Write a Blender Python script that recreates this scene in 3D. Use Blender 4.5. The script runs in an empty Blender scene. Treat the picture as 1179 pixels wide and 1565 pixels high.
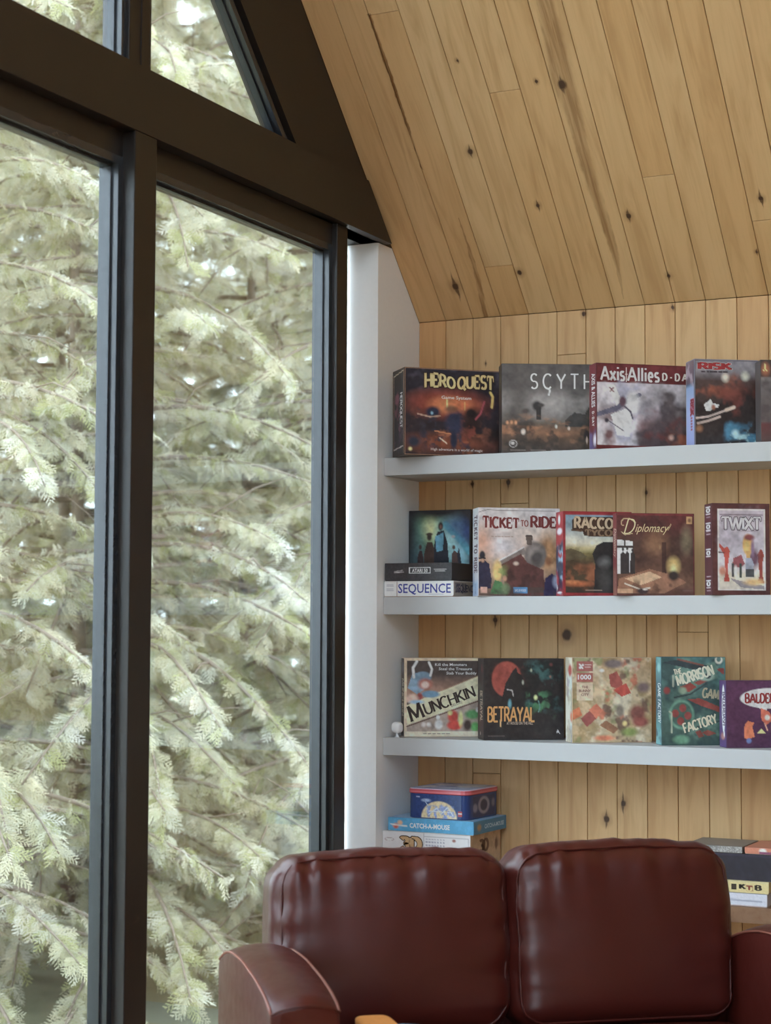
import bpy, bmesh, math, random
import numpy as np
from mathutils import Vector, Matrix, Euler

sc = bpy.context.scene
COL = sc.collection
rng = np.random.default_rng(7)
random.seed(7)
R = math.radians

# ------------------------------------------------------------------ helpers
def srgb(c):
    c = np.asarray(c, float) / 255.0
    return np.where(c <= 0.04045, c / 12.92, ((c + 0.055) / 1.055) ** 2.4)

def tag(o, label=None, cat=None, group=None, kind=None):
    if label: o['label'] = label
    if cat: o['category'] = cat
    if group: o['group'] = group
    if kind: o['kind'] = kind
    return o

def link(o, parent=None):
    COL.objects.link(o)
    if parent is not None: o.parent = parent
    return o

def empty(name, loc=(0, 0, 0), rz=0.0):
    o = bpy.data.objects.new(name, None)
    o.location = loc; o.rotation_euler = (0, 0, rz); o.empty_display_size = 0.05
    return link(o)

class MB:
    """collects vertices, faces, material slots and vertex colours of one mesh"""
    def __init__(s): s.v = []; s.f = []; s.c = []; s.m = []; s.sm = []
    def add(s, verts, faces, col=(1, 1, 1), mi=0, smooth=False):
        b = len(s.v)
        verts = [tuple(map(float, p)) for p in verts]
        s.v += verts
        col = np.asarray(col, float)
        if col.ndim == 1: s.c += [tuple(col)] * len(verts)
        else: s.c += [tuple(k) for k in col]
        for f in faces:
            s.f.append(tuple(int(i) + b for i in f)); s.m.append(mi); s.sm.append(smooth)
        return s
    def box(s, lo, hi, col=(1, 1, 1), mi=0, bev=0.0):
        (x0, y0, z0), (x1, y1, z1) = lo, hi
        if bev <= 0:
            v = [(x0,y0,z0),(x1,y0,z0),(x1,y1,z0),(x0,y1,z0),(x0,y0,z1),(x1,y0,z1),(x1,y1,z1),(x0,y1,z1)]
            f = [(0,3,2,1),(4,5,6,7),(0,1,5,4),(1,2,6,5),(2,3,7,6),(3,0,4,7)]
            return s.add(v, f, col, mi)
        bm = bmesh.new(); bmesh.ops.create_cube(bm, size=1)
        for p in bm.verts:
            p.co = ((x0+x1)/2+p.co.x*(x1-x0), (y0+y1)/2+p.co.y*(y1-y0), (z0+z1)/2+p.co.z*(z1-z0))
        bmesh.ops.bevel(bm, geom=bm.edges[:], offset=bev, segments=2, affect='EDGES', profile=0.6)
        bm.verts.index_update()
        s.add([p.co[:] for p in bm.verts], [[q.index for q in f.verts] for f in bm.faces], col, mi, False)
        bm.free(); return s
    def prism(s, poly, ax, a0, a1, col=(1, 1, 1), mi=0):
        """extrude a polygon (2D points in the two other axes) along axis ax"""
        n = len(poly); v = []
        for a in (a0, a1):
            for p in poly:
                q = list(p); q.insert(ax, a); v.append(q)
        f = [tuple(range(n)), tuple(range(2*n-1, n-1, -1))] + [(i, i+n, (i+1) % n+n, (i+1) % n) for i in range(n)]
        return s.add(v, f, col, mi)
    def tube(s, pts, rad, n=6, col=(1, 1, 1), mi=0, closed=False):
        pts = [Vector(p) for p in pts]; k = len(pts)
        if not hasattr(rad, '__len__'): rad = [rad]*k
        v = []; up = Vector((0.13, 0.21, 0.97))
        for i, p in enumerate(pts):
            a = pts[(i-1) % k] if (closed or i > 0) else p
            b = pts[(i+1) % k] if (closed or i < k-1) else p
            d = (b-a).normalized() if (b-a).length > 1e-9 else Vector((0, 0, 1))
            x = d.cross(up)
            if x.length < 1e-3: x = d.cross(Vector((1, 0, 0)))
            x.normalize(); y = d.cross(x)
            for j in range(n):
                t = 2*math.pi*j/n
                v.append(p + (x*math.cos(t)+y*math.sin(t))*rad[i])
        f = []
        for i in range(k if closed else k-1):
            for j in range(n):
                f.append((i*n+j, i*n+(j+1) % n, ((i+1) % k)*n+(j+1) % n, ((i+1) % k)*n+j))
        if not closed: f += [tuple(range(n-1, -1, -1)), tuple((k-1)*n+j for j in range(n))]
        return s.add(v, f, col, mi, True)
    def build(s, name, mats, parent=None, recalc=True, color=True):
        me = bpy.data.meshes.new(name)
        me.from_pydata(s.v, [], s.f)
        for m in (mats if isinstance(mats, (list, tuple)) else [mats]): me.materials.append(m)
        me.polygons.foreach_set('material_index', s.m)
        me.polygons.foreach_set('use_smooth', s.sm)
        if color:
            a = me.color_attributes.new('Col', 'FLOAT_COLOR', 'POINT')
            c = np.ones((len(s.v), 4)); c[:, :3] = np.array(s.c)
            a.data.foreach_set('color', c.ravel())
        if recalc:
            bm = bmesh.new(); bm.from_mesh(me); bmesh.ops.recalc_face_normals(bm, faces=bm.faces[:]); bm.to_mesh(me); bm.free()
        me.update()
        return link(bpy.data.objects.new(name, me), parent)

# ------------------------------------------------------------------ materials
class NT:
    def __init__(s, name):
        s.m = bpy.data.materials.new(name); s.m.use_nodes = True
        s.t = s.m.node_tree; s.n = s.t.nodes; s.l = s.t.links
        s.b = s.n['Principled BSDF']; s.out = s.n['Material Output']
    def new(s, typ, **kw):
        o = s.n.new(typ)
        for k, v in kw.items(): setattr(o, k, v)
        return o
    def set(s, sock, v):
        if isinstance(v, bpy.types.NodeSocket): s.l.new(v, sock)
        elif v is not None: sock.default_value = v
    def math(s, op, a, b=None, c=None, clamp=False):
        o = s.new('ShaderNodeMath', operation=op, use_clamp=clamp)
        for i, q in enumerate((a, b, c)): s.set(o.inputs[i], q)
        return o.outputs[0]
    def mix(s, f, a, b, blend='MIX'):
        o = s.new('ShaderNodeMix', data_type='RGBA', blend_type=blend)
        s.set(o.inputs[0], f); s.set(o.inputs[6], a if not isinstance(a, tuple) else (*a[:3], 1)); s.set(o.inputs[7], b if not isinstance(b, tuple) else (*b[:3], 1))
        return o.outputs[2]
    def noise(s, vec, scale, detail=3, rough=0.5, dist=0.0):
        o = s.new('ShaderNodeTexNoise'); s.set(o.inputs['Vector'], vec)
        o.inputs['Scale'].default_value = scale; o.inputs['Detail'].default_value = detail
        o.inputs['Roughness'].default_value = rough; o.inputs['Distortion'].default_value = dist
        return o.outputs['Fac']
    def coord(s, kind='Object'): return s.new('ShaderNodeTexCoord').outputs[kind]
    def mapping(s, vec, scale=(1, 1, 1), loc=(0, 0, 0)):
        o = s.new('ShaderNodeMapping'); s.set(o.inputs[0], vec); o.inputs['Scale'].default_value = scale; s.set(o.inputs['Location'], loc)
        return o.outputs[0]
    def smooth(s, v, a, b):
        o = s.new('ShaderNodeMapRange', interpolation_type='SMOOTHSTEP'); s.set(o.inputs[0], v)
        o.inputs[1].default_value = a; o.inputs[2].default_value = b; return o.outputs[0]
    def bump(s, h, strength=0.1, dist=0.01):
        o = s.new('ShaderNodeBump'); s.set(o.inputs['Height'], h); o.inputs['Strength'].default_value = strength
        o.inputs['Distance'].default_value = dist; s.l.new(o.outputs[0], s.b.inputs['Normal'])
    def attr(s, name='Col'):
        return s.new('ShaderNodeAttribute', attribute_name=name).outputs['Color']

def plain(name, col, rough=0.5, noise=0.06, scale=40, bump=0.0, metal=0.0, spec=0.5):
    t = NT(name); v = t.coord()
    n = t.noise(v, scale, 4)
    c0 = tuple(x*(1-noise) for x in col); c1 = tuple(min(1, x*(1+noise)) for x in col)
    t.set(t.b.inputs['Base Color'], t.mix(n, c0, c1))
    t.b.inputs['Roughness'].default_value = rough; t.b.inputs['Metallic'].default_value = metal
    t.b.inputs['Specular IOR Level'].default_value = spec
    if bump: t.bump(n, bump, 0.002)
    return t.m

def wood_planks(name, light, warm, knots, streaks=(), rough=0.5):
    """boards run along local Y; 'Col' carries per board tone (r), seed (g)"""
    t = NT(name); v = t.coord()
    sep = t.new('ShaderNodeSeparateXYZ'); t.set(sep.inputs[0], v)
    x, y = sep.outputs[0], sep.outputs[1]
    at = t.new('ShaderNodeSeparateColor'); t.set(at.inputs[0], t.attr())
    tone, seed = at.outputs[0], at.outputs[1]
    off = t.new('ShaderNodeCombineXYZ'); t.set(off.inputs[0], t.math('MULTIPLY', seed, 37.0)); t.set(off.inputs[1], t.math('MULTIPLY', seed, 91.0))
    vo = t.new('ShaderNodeVectorMath', operation='ADD'); t.set(vo.inputs[0], v); t.set(vo.inputs[1], off.outputs[0])
    vo = vo.outputs[0]
    g1 = t.noise(t.mapping(vo, (1, 0.045, 1)), 95, 4, 0.6, 0.4)
    g2 = t.noise(t.mapping(vo, (1, 0.10, 1)), 22, 3, 0.55, 0.8)
    base = t.mix(tone, light, warm)
    dark = t.mix(0.5, base, (warm[0]*0.62, warm[1]*0.52, warm[2]*0.40))
    c = t.mix(t.smooth(g2, 0.42, 0.78), base, dark)
    c = t.mix(t.math('MULTIPLY', t.smooth(g1, 0.45, 0.8), 0.42), c, dark)
    wob = t.math('MULTIPLY', t.math('SUBTRACT', t.noise(t.mapping(v, (1, 0.4, 1)), 60, 3), 0.5), 0.016)
    mask = None; halo = None
    for (kx, ky, r, tail) in knots:
        dx = t.math('ADD', t.math('SUBTRACT', x, kx), wob)
        dy = t.math('SUBTRACT', y, ky)
        ex = t.math('DIVIDE', dx, r); ey = t.math('DIVIDE', dy, r*1.25)
        d = t.math('SQRT', t.math('ADD', t.math('MULTIPLY', ex, ex), t.math('MULTIPLY', ey, ey)))
        k = t.math('SUBTRACT', 1.0, t.smooth(d, 0.55, 1.1))
        w = t.math('MAXIMUM', t.math('SUBTRACT', 1.0, t.math('DIVIDE', t.math('ABSOLUTE', dy), tail)), 0.0)
        w = t.math('MULTIPLY', t.math('MULTIPLY', w, w), r*0.9)
        sp = t.math('MULTIPLY', t.smooth(t.math('SUBTRACT', w, t.math('ABSOLUTE', dx)), 0.0, r*0.35), 0.8)
        k = t.math('MAXIMUM', k, sp)
        ring = t.math('MULTIPLY', t.math('SUBTRACT', 1.0, t.smooth(d, 0.9, 2.6)), 0.35)
        mask = k if mask is None else t.math('MAXIMUM', mask, k)
        halo = ring if halo is None else t.math('MAXIMUM', halo, ring)
    for pts, dk in streaks:
        y0, y1 = pts[0][0], pts[-1][0]
        fy = t.math('DIVIDE', t.math('SUBTRACT', y, y0), y1-y0)
        rc = t.new('ShaderNodeValToRGB'); t.set(rc.inputs[0], fy); rc.color_ramp.interpolation = 'B_SPLINE'
        els = rc.color_ramp.elements
        while len(els) < len(pts): els.new(0.5)
        for e, (py, px, pw) in zip(els, pts):
            e.position = (py-y0)/(y1-y0); e.color = (px, pw*10, 0, 1)
        s2 = t.new('ShaderNodeSeparateColor'); t.set(s2.inputs[0], rc.outputs[0])
        dx = t.math('ADD', t.math('SUBTRACT', x, s2.outputs[0]), t.math('MULTIPLY', wob, 0.8))
        rel = t.math('DIVIDE', t.math('ABSOLUTE', dx), t.math('MAXIMUM', t.math('MULTIPLY', s2.outputs[1], 0.1), 0.0005))
        m = t.math('SUBTRACT', 1.0, t.smooth(rel, 0.55, 1.15))
        m = t.math('MULTIPLY', m, t.math('MULTIPLY', t.math('GREATER_THAN', fy, 0.0), t.math('LESS_THAN', fy, 1.0)))
        m = t.math('MULTIPLY', m, t.math('ADD', dk*0.6, t.math('MULTIPLY', t.smooth(g1, 0.35, 0.65), dk*0.7)))
        halo = m if halo is None else t.math('MAXIMUM', halo, m)
    kd = (0.075, 0.036, 0.018)
    if halo is not None: c = t.mix(halo, c, (warm[0]*0.33, warm[1]*0.24, warm[2]*0.16))
    if mask is not None: c = t.mix(mask, c, kd)
    t.set(t.b.inputs['Base Color'], c)
    t.b.inputs['Roughness'].default_value = rough
    t.b.inputs['Specular IOR Level'].default_value = 0.35
    t.bump(g1, 0.08, 0.001)
    return t.m

M = {}
PL = (0.70, 0.475, 0.25); PW = (0.64, 0.385, 0.17)
ceil_knots = [(0.783,0.862,0.017,0.06),(0.407,0.666,0.011,0.045),(0.584,0.434,0.008,0.05),(0.883,0.358,0.010,0.05),(0.443,0.176,0.010,0.02),
              (0.190,0.142,0.015,0.11),(0.461,0.995,0.005,0.02),(0.702,0.885,0.006,0.02),(0.966,0.109,0.008,0.03),(1.329,0.373,0.008,0.06),(1.277,0.172,0.005,0.03)]
ceil_streaks = [([(0.03,0.787,0.001),(0.12,0.795,0.006),(0.21,0.803,0.014),(0.37,0.799,0.021),(0.557,0.784,0.022),(0.733,0.797,0.026),(0.862,0.788,0.046),(0.99,0.797,0.038),(1.15,0.802,0.030),(1.60,0.80,0.02)], 0.50),
                ([(0.0,0.262,0.010),(0.10,0.276,0.012),(0.20,0.286,0.010),(0.30,0.288,0.006),(0.42,0.287,0.001)], 0.55),
                ([(0.62,0.216,0.002),(0.9,0.2165,0.008),(1.1,0.2165,0.008),(1.2,0.216,0.006)], 0.75)]
wall_knots = [(0.569,1.484,0.019,0.03),(0.709,0.858,0.012,0.06),(0.77,0.914,0.011,0.07),(0.35,2.021,0.011,0.05),(0.211,2.019,0.006,0.03),(0.635,2.601,0.008,0.02),(0.955,2.60,0.007,0.03),(0.858,1.97,0.008,0.03),(0.30,1.535,0.010,0.06),(0.262,2.45,0.004,0.03)]
M['ceil'] = wood_planks('knotty_ceiling_boards', PL, PW, ceil_knots, ceil_streaks, 0.45)
M['wallwood'] = wood_planks('knotty_wall_boards', (0.69,0.455,0.23), (0.62,0.345,0.15), wall_knots, (), 0.5)
M['backing'] = plain('board_gap_shadow_wood', (0.10,0.05,0.025), 0.9)
M['floorwood'] = wood_planks('floor_boards', (0.66,0.46,0.27), (0.58,0.37,0.19), [(2.0,-3.0,0.015,0.05)], (), 0.4)
M['benchwood'] = wood_planks('brown_bench_wood', (0.30,0.17,0.10), (0.26,0.14,0.08), [(0.5,0.1,0.012,0.03)], (), 0.45)
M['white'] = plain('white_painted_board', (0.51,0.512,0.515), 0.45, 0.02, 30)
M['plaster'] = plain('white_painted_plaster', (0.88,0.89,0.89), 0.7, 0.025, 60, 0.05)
M['black'] = plain('dark_bronze_painted_wood', (0.017,0.0125,0.0105), 0.42, 0.12, 25, 0.02)
M['blackmetal'] = plain('black_aluminium', (0.026,0.028,0.033), 0.24, 0.05, 60, spec=0.6)
M['bark'] = plain('cedar_bark', (0.23,0.18,0.14), 0.9, 0.35, 30, 0.4)
M['ground'] = plain('forest_ground', (0.20,0.19,0.12), 0.95, 0.35, 3, 0.3)
M['gadget'] = plain('white_plastic', (0.85,0.86,0.88), 0.3, 0.01)
M['thread'] = plain('worn_leather_edge', (0.26,0.085,0.055), 0.5, 0.1)

# leather
t = NT('oxblood_leather'); v = t.coord()
n1 = t.noise(v, 6, 4, 0.6); n2 = t.noise(v, 180, 3, 0.6); n3 = t.noise(v, 28, 3, 0.5, 0.6)
t.set(t.b.inputs['Base Color'], t.mix(n1, (0.056,0.0090,0.0065), (0.082,0.0135,0.0092)))
t.set(t.b.inputs['Roughness'], t.math('ADD', 0.26, t.math('MULTIPLY', n3, 0.16)))
t.b.inputs['Specular IOR Level'].default_value = 0.44
t.bump(t.math('ADD', t.math('MULTIPLY', n2, 0.25), n3), 0.16, 0.003)
M['leather'] = t.m
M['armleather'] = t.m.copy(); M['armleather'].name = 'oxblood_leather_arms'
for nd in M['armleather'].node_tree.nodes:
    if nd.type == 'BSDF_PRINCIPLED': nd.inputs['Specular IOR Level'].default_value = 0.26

# printed cardboard: colours come from the print itself
t = NT('printed_card'); t.set(t.b.inputs['Base Color'], t.attr()); 
t.b.inputs['Roughness'].default_value = 0.42; t.b.inputs['Specular IOR Level'].default_value = 0.35
M['print'] = t.m
t = NT('painted_tin'); t.set(t.b.inputs['Base Color'], t.attr())
t.b.inputs['Roughness'].default_value = 0.25
M['tin'] = t.m

# glass: clear pane with an angle dependent reflection, both faces of the sheet reflect
t = NT('window_glass')
g = t.new('ShaderNodeNewGeometry')
dp = t.new('ShaderNodeVectorMath', operation='DOT_PRODUCT'); t.set(dp.inputs[0], g.outputs['Normal']); t.set(dp.inputs[1], g.outputs['Incoming'])
c1 = t.math('SUBTRACT', 1.0, t.math('ABSOLUTE', dp.outputs['Value']), clamp=True)
fr = t.math('ADD', 0.045, t.math('MULTIPLY', 0.955, t.math('POWER', c1, 5.0)), clamp=True)
tr = t.new('ShaderNodeBsdfTransparent'); tr.inputs[0].default_value = (0.985,0.995,0.99,1)
gl = t.new('ShaderNodeBsdfGlossy'); gl.inputs['Roughness'].default_value = 0.0
mx = t.new('ShaderNodeMixShader'); t.set(mx.inputs[0], fr); t.l.new(tr.outputs[0], mx.inputs[1]); t.l.new(gl.outputs[0], mx.inputs[2])
t.l.new(mx.outputs[0], t.out.inputs[0]); M['glass'] = t.m

# foliage
t = NT('cedar_foliage')
n = t.noise(t.coord(), 2.2, 3)
c = t.mix(t.math('MULTIPLY', t.smooth(n, 0.35, 0.7), 0.35), t.attr(), (0.44,0.42,0.22))
df = t.new('ShaderNodeBsdfDiffuse'); t.set(df.inputs[0], c)
tl = t.new('ShaderNodeBsdfTranslucent'); t.set(tl.inputs[0], c)
mx = t.new('ShaderNodeMixShader'); mx.inputs[0].default_value = 0.48
t.l.new(df.outputs[0], mx.inputs[1]); t.l.new(tl.outputs[0], mx.inputs[2]); t.l.new(mx.outputs[0], t.out.inputs[0])
M['leaf'] = t.m

# ------------------------------------------------------------------ room shell
YB = 0.287; ZC = 2.616; PWD = 0.107; S2 = math.sqrt(2)
YR = -4.0; XE = 7.4                    # ridge line and far gable
def plank_panel(name, mat, x0, x1, y0, y1, joints, thick=0.014, seedbase=0, tones=None, prm=(0.30, 0.30), ov=False):
    """boards along local Y with real gaps, lying in local z<=0 with the visible face at z=0"""
    rr = random.Random(seedbase)
    mb = MB(); i0 = int(round(x0/PWD)); i1 = int(math.ceil(x1/PWD))
    for i in range(i0, i1):
        cuts = [y0]+sorted(joints.get(i, [] if i in joints else [y0+(y1-y0)*rr.uniform(0.1, 0.9)]))+[y1]
        for a, b in zip(cuts[:-1], cuts[1:]):
            xa, xb = i*PWD, min((i+1)*PWD, x1); g = 0.0011; e = 0.0012
            tn = min(1, max(0, rr.gauss(prm[0], prm[1])))
            if tones and (i, cuts.index(a)) in tones: tn = tones[(i, cuts.index(a))]
            sd = rr.random()
            q = [(xa+g, a+g*0.6), (xb-g, a+g*0.6), (xb-g, b-g*0.6), (xa+g, b-g*0.6)]
            qi = [(xa+g+e, a+g+e), (xb-g-e, a+g+e), (xb-g-e, b-g-e), (xa+g+e, b-g-e)]
            vv = [(*p, 0.0) for p in qi]+[(*p, -e) for p in q]+[(*p, -thick) for p in q]
            ff = [(0,1,2,3)]+[(4+k, 4+(k+1)%4, (k+1)%4, k) for k in range(4)]+[(8+k, 8+(k+1)%4, 4+(k+1)%4, 4+k) for k in range(4)]
            mb.add(vv, ff, (tn, sd, 0))
    mb.add([(x0,y0,-thick),(x1,y0,-thick),(x1,y1,-thick),(x0,y1,-thick)], [(0,1,2,3)], (0.5,0.5,0), 1)
    mb.box((x0-0.09 if ov else x0, y0-(0.16 if ov else 0), -0.12), (x1+0.05, y1+(0.12 if ov else 0), -0.06), (0.5,0.5,0), 1)
    if ov: mb.box((x0-0.085, y0-0.02, -0.07), (x0-0.003, y1, -0.002), (0.5,0.5,0), 1)
    o = mb.build(name, [mat, M['backing']], recalc=False)
    return o

SL = (YB-YR)*S2                        # slope length
cj = {0:[2.2],1:[2.9],2:[1.194],3:[0.21,2.6],4:[1.9],5:[0.866,3.1],6:[2.3],7:[1.7],8:[2.8],9:[0.495,2.4],10:[1.95],11:[3.0],12:[0.290,2.1]}
ct = {(3,0):0.75,(2,1):0.25,(2,0):0.6,(0,0):0.7,(1,0):0.45,(5,0):0.55,(5,1):0.2,(9,0):0.35,(9,1):0.75,(4,0):0.2,(7,0):0.25,(6,0):0.5,(8,0):0.35,(10,0):0.3,(11,0):0.6,(12,0):0.6,(12,1):0.3}
ceil = plank_panel('ceiling', M['ceil'], 0.0, XE, 0.0, SL, cj, seedbase=3, tones=ct, ov=True)
# local X -> world X, local Y -> up the slope towards the room, local Z -> into the room
def frame(o, X, Y, Z, loc):
    o.matrix_world = Matrix(((X[0],Y[0],Z[0],loc[0]),(X[1],Y[1],Z[1],loc[1]),(X[2],Y[2],Z[2],loc[2]),(0,0,0,1)))
h = 1/S2
frame(ceil, (1,0,0), (0,-h,h), (0,-h,-h), (0,YB,ZC))
tag(ceil, 'sloping ceiling of pale knotty pine boards above the game shelves', 'ceiling', kind='structure')
KX0, KX1, KY0, KY1 = 26, 54, 0.5, 4.6       # opening in the opposite slope for an added, unseen roof window lighting the shelves
for (la, lb, ya_, yb_, lab) in ((0, KX0*PWD, 0, SL, 'opposite pine slope right of the roof window'), (KX1*PWD, XE, 0, SL, 'opposite pine slope left of the roof window'),
                           (KX0*PWD, KX1*PWD, 0, KY0, 'strip of pine boards below the roof window'), (KX0*PWD, KX1*PWD, KY1, SL, 'pine boards above the roof window up to the ridge')):
    c2 = plank_panel('ceiling', M['ceil'], la, lb, ya_, yb_, {}, seedbase=5)
    frame(c2, (-1,0,0), (0,h,h), (0,h,-h), (XE,2*YR-YB,ZC)); tag(c2, lab, 'ceiling', kind='structure')
rw = empty('window_20', (0,0,0)); tag(rw, 'large roof window in the opposite pine slope', 'roof window', kind='structure')
frame(rw, (-1,0,0), (0,h,h), (0,h,-h), (XE,2*YR-YB,ZC))
mb = MB(); xa_, xb_ = KX0*PWD, KX1*PWD
for i in range(4):
    q = xa_+(xb_-xa_)*i/3; mb.box((q-0.04, KY0, -0.11), (q+0.04, KY1, -0.01))
mb.box((xa_, KY0, -0.11), (xb_, KY0+0.08, -0.01)); mb.box((xa_, KY1-0.08, -0.11), (xb_, KY1, -0.01))
mb.build('window_frame', M['white'], rw)
mb = MB(); mb.box((xa_, KY0, -0.085), (xb_, KY1, -0.078)); mb.build('glass_pane', M['glass'], rw)

wj = {2:[0.996],3:[1.945],5:[2.462],9:[1.495],0:[],1:[],4:[],6:[],7:[0.3],8:[],10:[0.4],11:[],12:[]}
wt = {(0,0):0.95,(1,0):0.25,(2,1):0.2,(3,1):0.3,(4,0):0.15,(5,0):0.3,(6,0):0.2}
wb = plank_panel('wall_back', M['wallwood'], 0.0, XE, 0.0, ZC, wj, seedbase=9, tones=wt, prm=(0.3,0.22))
frame(wb, (1,0,0), (0,0,1), (0,-1,0), (0,YB,0))
tag(wb, 'knee wall of upright pale pine boards behind the shelves', 'wall', kind='structure')
XO0, XO1 = XE-54*PWD, XE-20*PWD          # opening of the added, unseen glazed doors that light the shelf fronts, world x
for (la, lb, ya_, yb_, lab) in ((0.0, 20*PWD, 0.0, ZC, 'pine board knee wall right of the glazed doors behind the viewer'),
                           (54*PWD, XE, 0.0, ZC, 'short pine board wall left of the glazed doors behind the viewer'),
                           (20*PWD, 54*PWD, 2.42, ZC, 'pine boards above the glazed doors behind the viewer')):
    wf = plank_panel('wall_front', M['wallwood'], la, lb, ya_, yb_, {}, seedbase=12)
    frame(wf, (-1,0,0), (0,0,1), (0,1,0), (XE,2*YR-YB,0))
    tag(wf, lab, 'wall', kind='structure')
for i in range(4):
    xa_ = XO0+(XO1-XO0)*i/4; xb_ = XO0+(XO1-XO0)*(i+1)/4; yw = 2*YR-YB-0.05
    dr_ = empty('door_%d' % (i+1), (0,0,0)); tag(dr_, 'glazed black framed door in the wall behind the viewer, number %d of four from the gable' % (i+1), 'door', kind='structure')
    mb = MB()
    for lo, hi in (((xa_,yw-0.03,0.0),(xa_+0.07,yw+0.03,2.42)),((xb_-0.07,yw-0.03,0.0),(xb_,yw+0.03,2.42)),((xa_+0.07,yw-0.03,0.0),(xb_-0.07,yw+0.03,0.10)),((xa_+0.07,yw-0.03,2.33),(xb_-0.07,yw+0.03,2.42))): mb.box(lo, hi)
    mb.build('door_frame', M['blackmetal'], dr_)
    mb = MB(); mb.box((xa_+0.07,yw-0.004,0.10),(xb_-0.07,yw+0.004,2.33)); mb.build('glass_pane', M['glass'], dr_)
fl = plank_panel('floor', M['floorwood'], -0.2+0.2, XE, -(YB-(2*YR-YB)), 0.0, {}, seedbase=15, ov=True)
frame(fl, (1,0,0), (0,1,0), (0,0,1), (0,YB,0))
tag(fl, 'brown timber floor boards under the sofa', 'floor', kind='structure')
mb = MB(); mb.box((0.0, 0.268, -0.05), (XE, 0.42, 0.075), (0.5,0.5,0))  # strip added out of sight to block light leaking in under the wall
o = mb.build('baseboard_back', M['white']); tag(o, 'low white baseboard along the foot of the shelf wall', 'baseboard', kind='structure')
# far gable
mb = MB(); yf = 2*YR-YB; ztop = ZC+(YB-YR)
mb.prism([(YB,0),(YB,ZC),(YR,ztop),(yf,ZC),(yf,0)], 0, XE, XE+0.1, (1,1,1))
M['darkwood'] = plain('brown_wood_panel', (0.30,0.19,0.11), 0.6, 0.2, 8)
wr = mb.build('wall_right', M['darkwood']); tag(wr, 'brown wood panelled far gable wall', 'wall', kind='structure')

# window wall: white return at the end of the shelves
mb = MB()
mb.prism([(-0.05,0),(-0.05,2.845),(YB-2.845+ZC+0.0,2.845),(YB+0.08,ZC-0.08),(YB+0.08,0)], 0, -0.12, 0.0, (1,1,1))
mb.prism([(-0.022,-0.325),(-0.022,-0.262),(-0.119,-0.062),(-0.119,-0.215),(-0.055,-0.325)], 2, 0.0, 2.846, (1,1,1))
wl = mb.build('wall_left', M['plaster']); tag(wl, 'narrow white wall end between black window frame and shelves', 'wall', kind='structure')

YW = -2.86
XF = 0.03                              # front plane of beam and posts
XG = -0.045                            # glass plane
ZB0, ZB1 = 2.847, 3.030
def ceil_y(z, off=0.0): return YB-(z-ZC)-off
# horizontal beam
mb = MB()
yA, yBm = YW, ceil_y(ZB0)-0.004
mb.prism([(yA,ZB0),(yA,ZB1),(ceil_y(ZB1)-0.058,ZB1),(yBm-0.054,ZB0)], 0, -0.075, XF); mb.prism([(-0.335,2.8465),(-0.335,ZB1),(ceil_y(ZB1)-0.004,ZB1),(yBm,2.8465)], 0, -0.13, -0.07); mb.prism([(ceil_y(ZB1)-0.4,ZB0),(ceil_y(ZB1)-0.4,ZB1),(ceil_y(ZB1)-0.004,ZB1),(yBm,ZB0)], 0, -0.075, 0.0)
beam = mb.build('trim_1', M['black']); tag(beam, 'wide dark bronze horizontal beam across the tall windows', 'beam', kind='structure')
# posts
POSTS = [(-1.588,-1.482),(-2.86,-2.754)]
YW = -2.86
rake = lambda y, off: min(ZC+(YB-y), ZC+(y-(2*YR-YB)))-off
n_ = 2
post_lab = ['thick black window post left of the tree filled pane','black window post next towards the viewer','black window post in the middle of the gable','black window post past the gable middle','last black window post by the far knee wall']
for k, (a, b) in enumerate(POSTS):
    mb = MB()
    mb.box((XG-0.03, a, 0.0), (XF-0.002, b, ZB0-0.001), bev=0.003)
    zt = min(rake(a, 0.50), rake(b, 0.50))+(0.12 if k == 1 else 0)
    mb.box((XG-0.03, a+0.006, ZB1+0.001), (XF-0.03, b, zt), bev=0.003)
    mb.box((XF-0.031, a+0.060, ZB1+0.001), (XF-0.026, a+0.068, zt), bev=0.001)
    o = mb.build('trim_%d' % n_, M['black']); n_ += 1
    tag(o, post_lab[k], 'window post', kind='structure')
# jamb by the white wall end
mb = MB(); mb.box((-0.06, -0.372, 0.0), (0.008, -0.298, ZB0-0.001), bev=0.003)
o = mb.build('trim_%d' % n_, M['black']); n_ += 1
tag(o, 'slim black window jamb beside the white wall end', 'window jamb', kind='structure')
# raking rafters under both slopes
for sgn in (1,):
    mb = MB()
    def yy(y): return y if sgn > 0 else 2*YR-y
    z0 = ZB1+0.001
    W = 0.50
    poly = [(ceil_y(z0)-0.004, z0), (YR, ZC+YB-YR-0.004), (YR, ZC+YB-YR-W), (ceil_y(z0, W), z0)]
    mb.prism([(yy(p[0]), p[1]) for p in poly], 0, -0.08, 0.0)
    # stepped inner frame edge
    po2 = [(ceil_y(z0, W-0.04), z0), (YR, ZC+YB-YR-W+0.04), (YR, ZC+YB-YR-W-0.03), (ceil_y(z0, W+0.03), z0)]
    mb.prism([(yy(p[0]), p[1]) for p in po2], 0, -0.075, -0.028)
    o = mb.build('trim_%d' % n_, M['black']); n_ += 1
    tag(o, 'broad black raking board under the pine ceiling edge' if sgn > 0 else 'raking board under the opposite ceiling slope', 'rafter', kind='structure')
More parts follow.
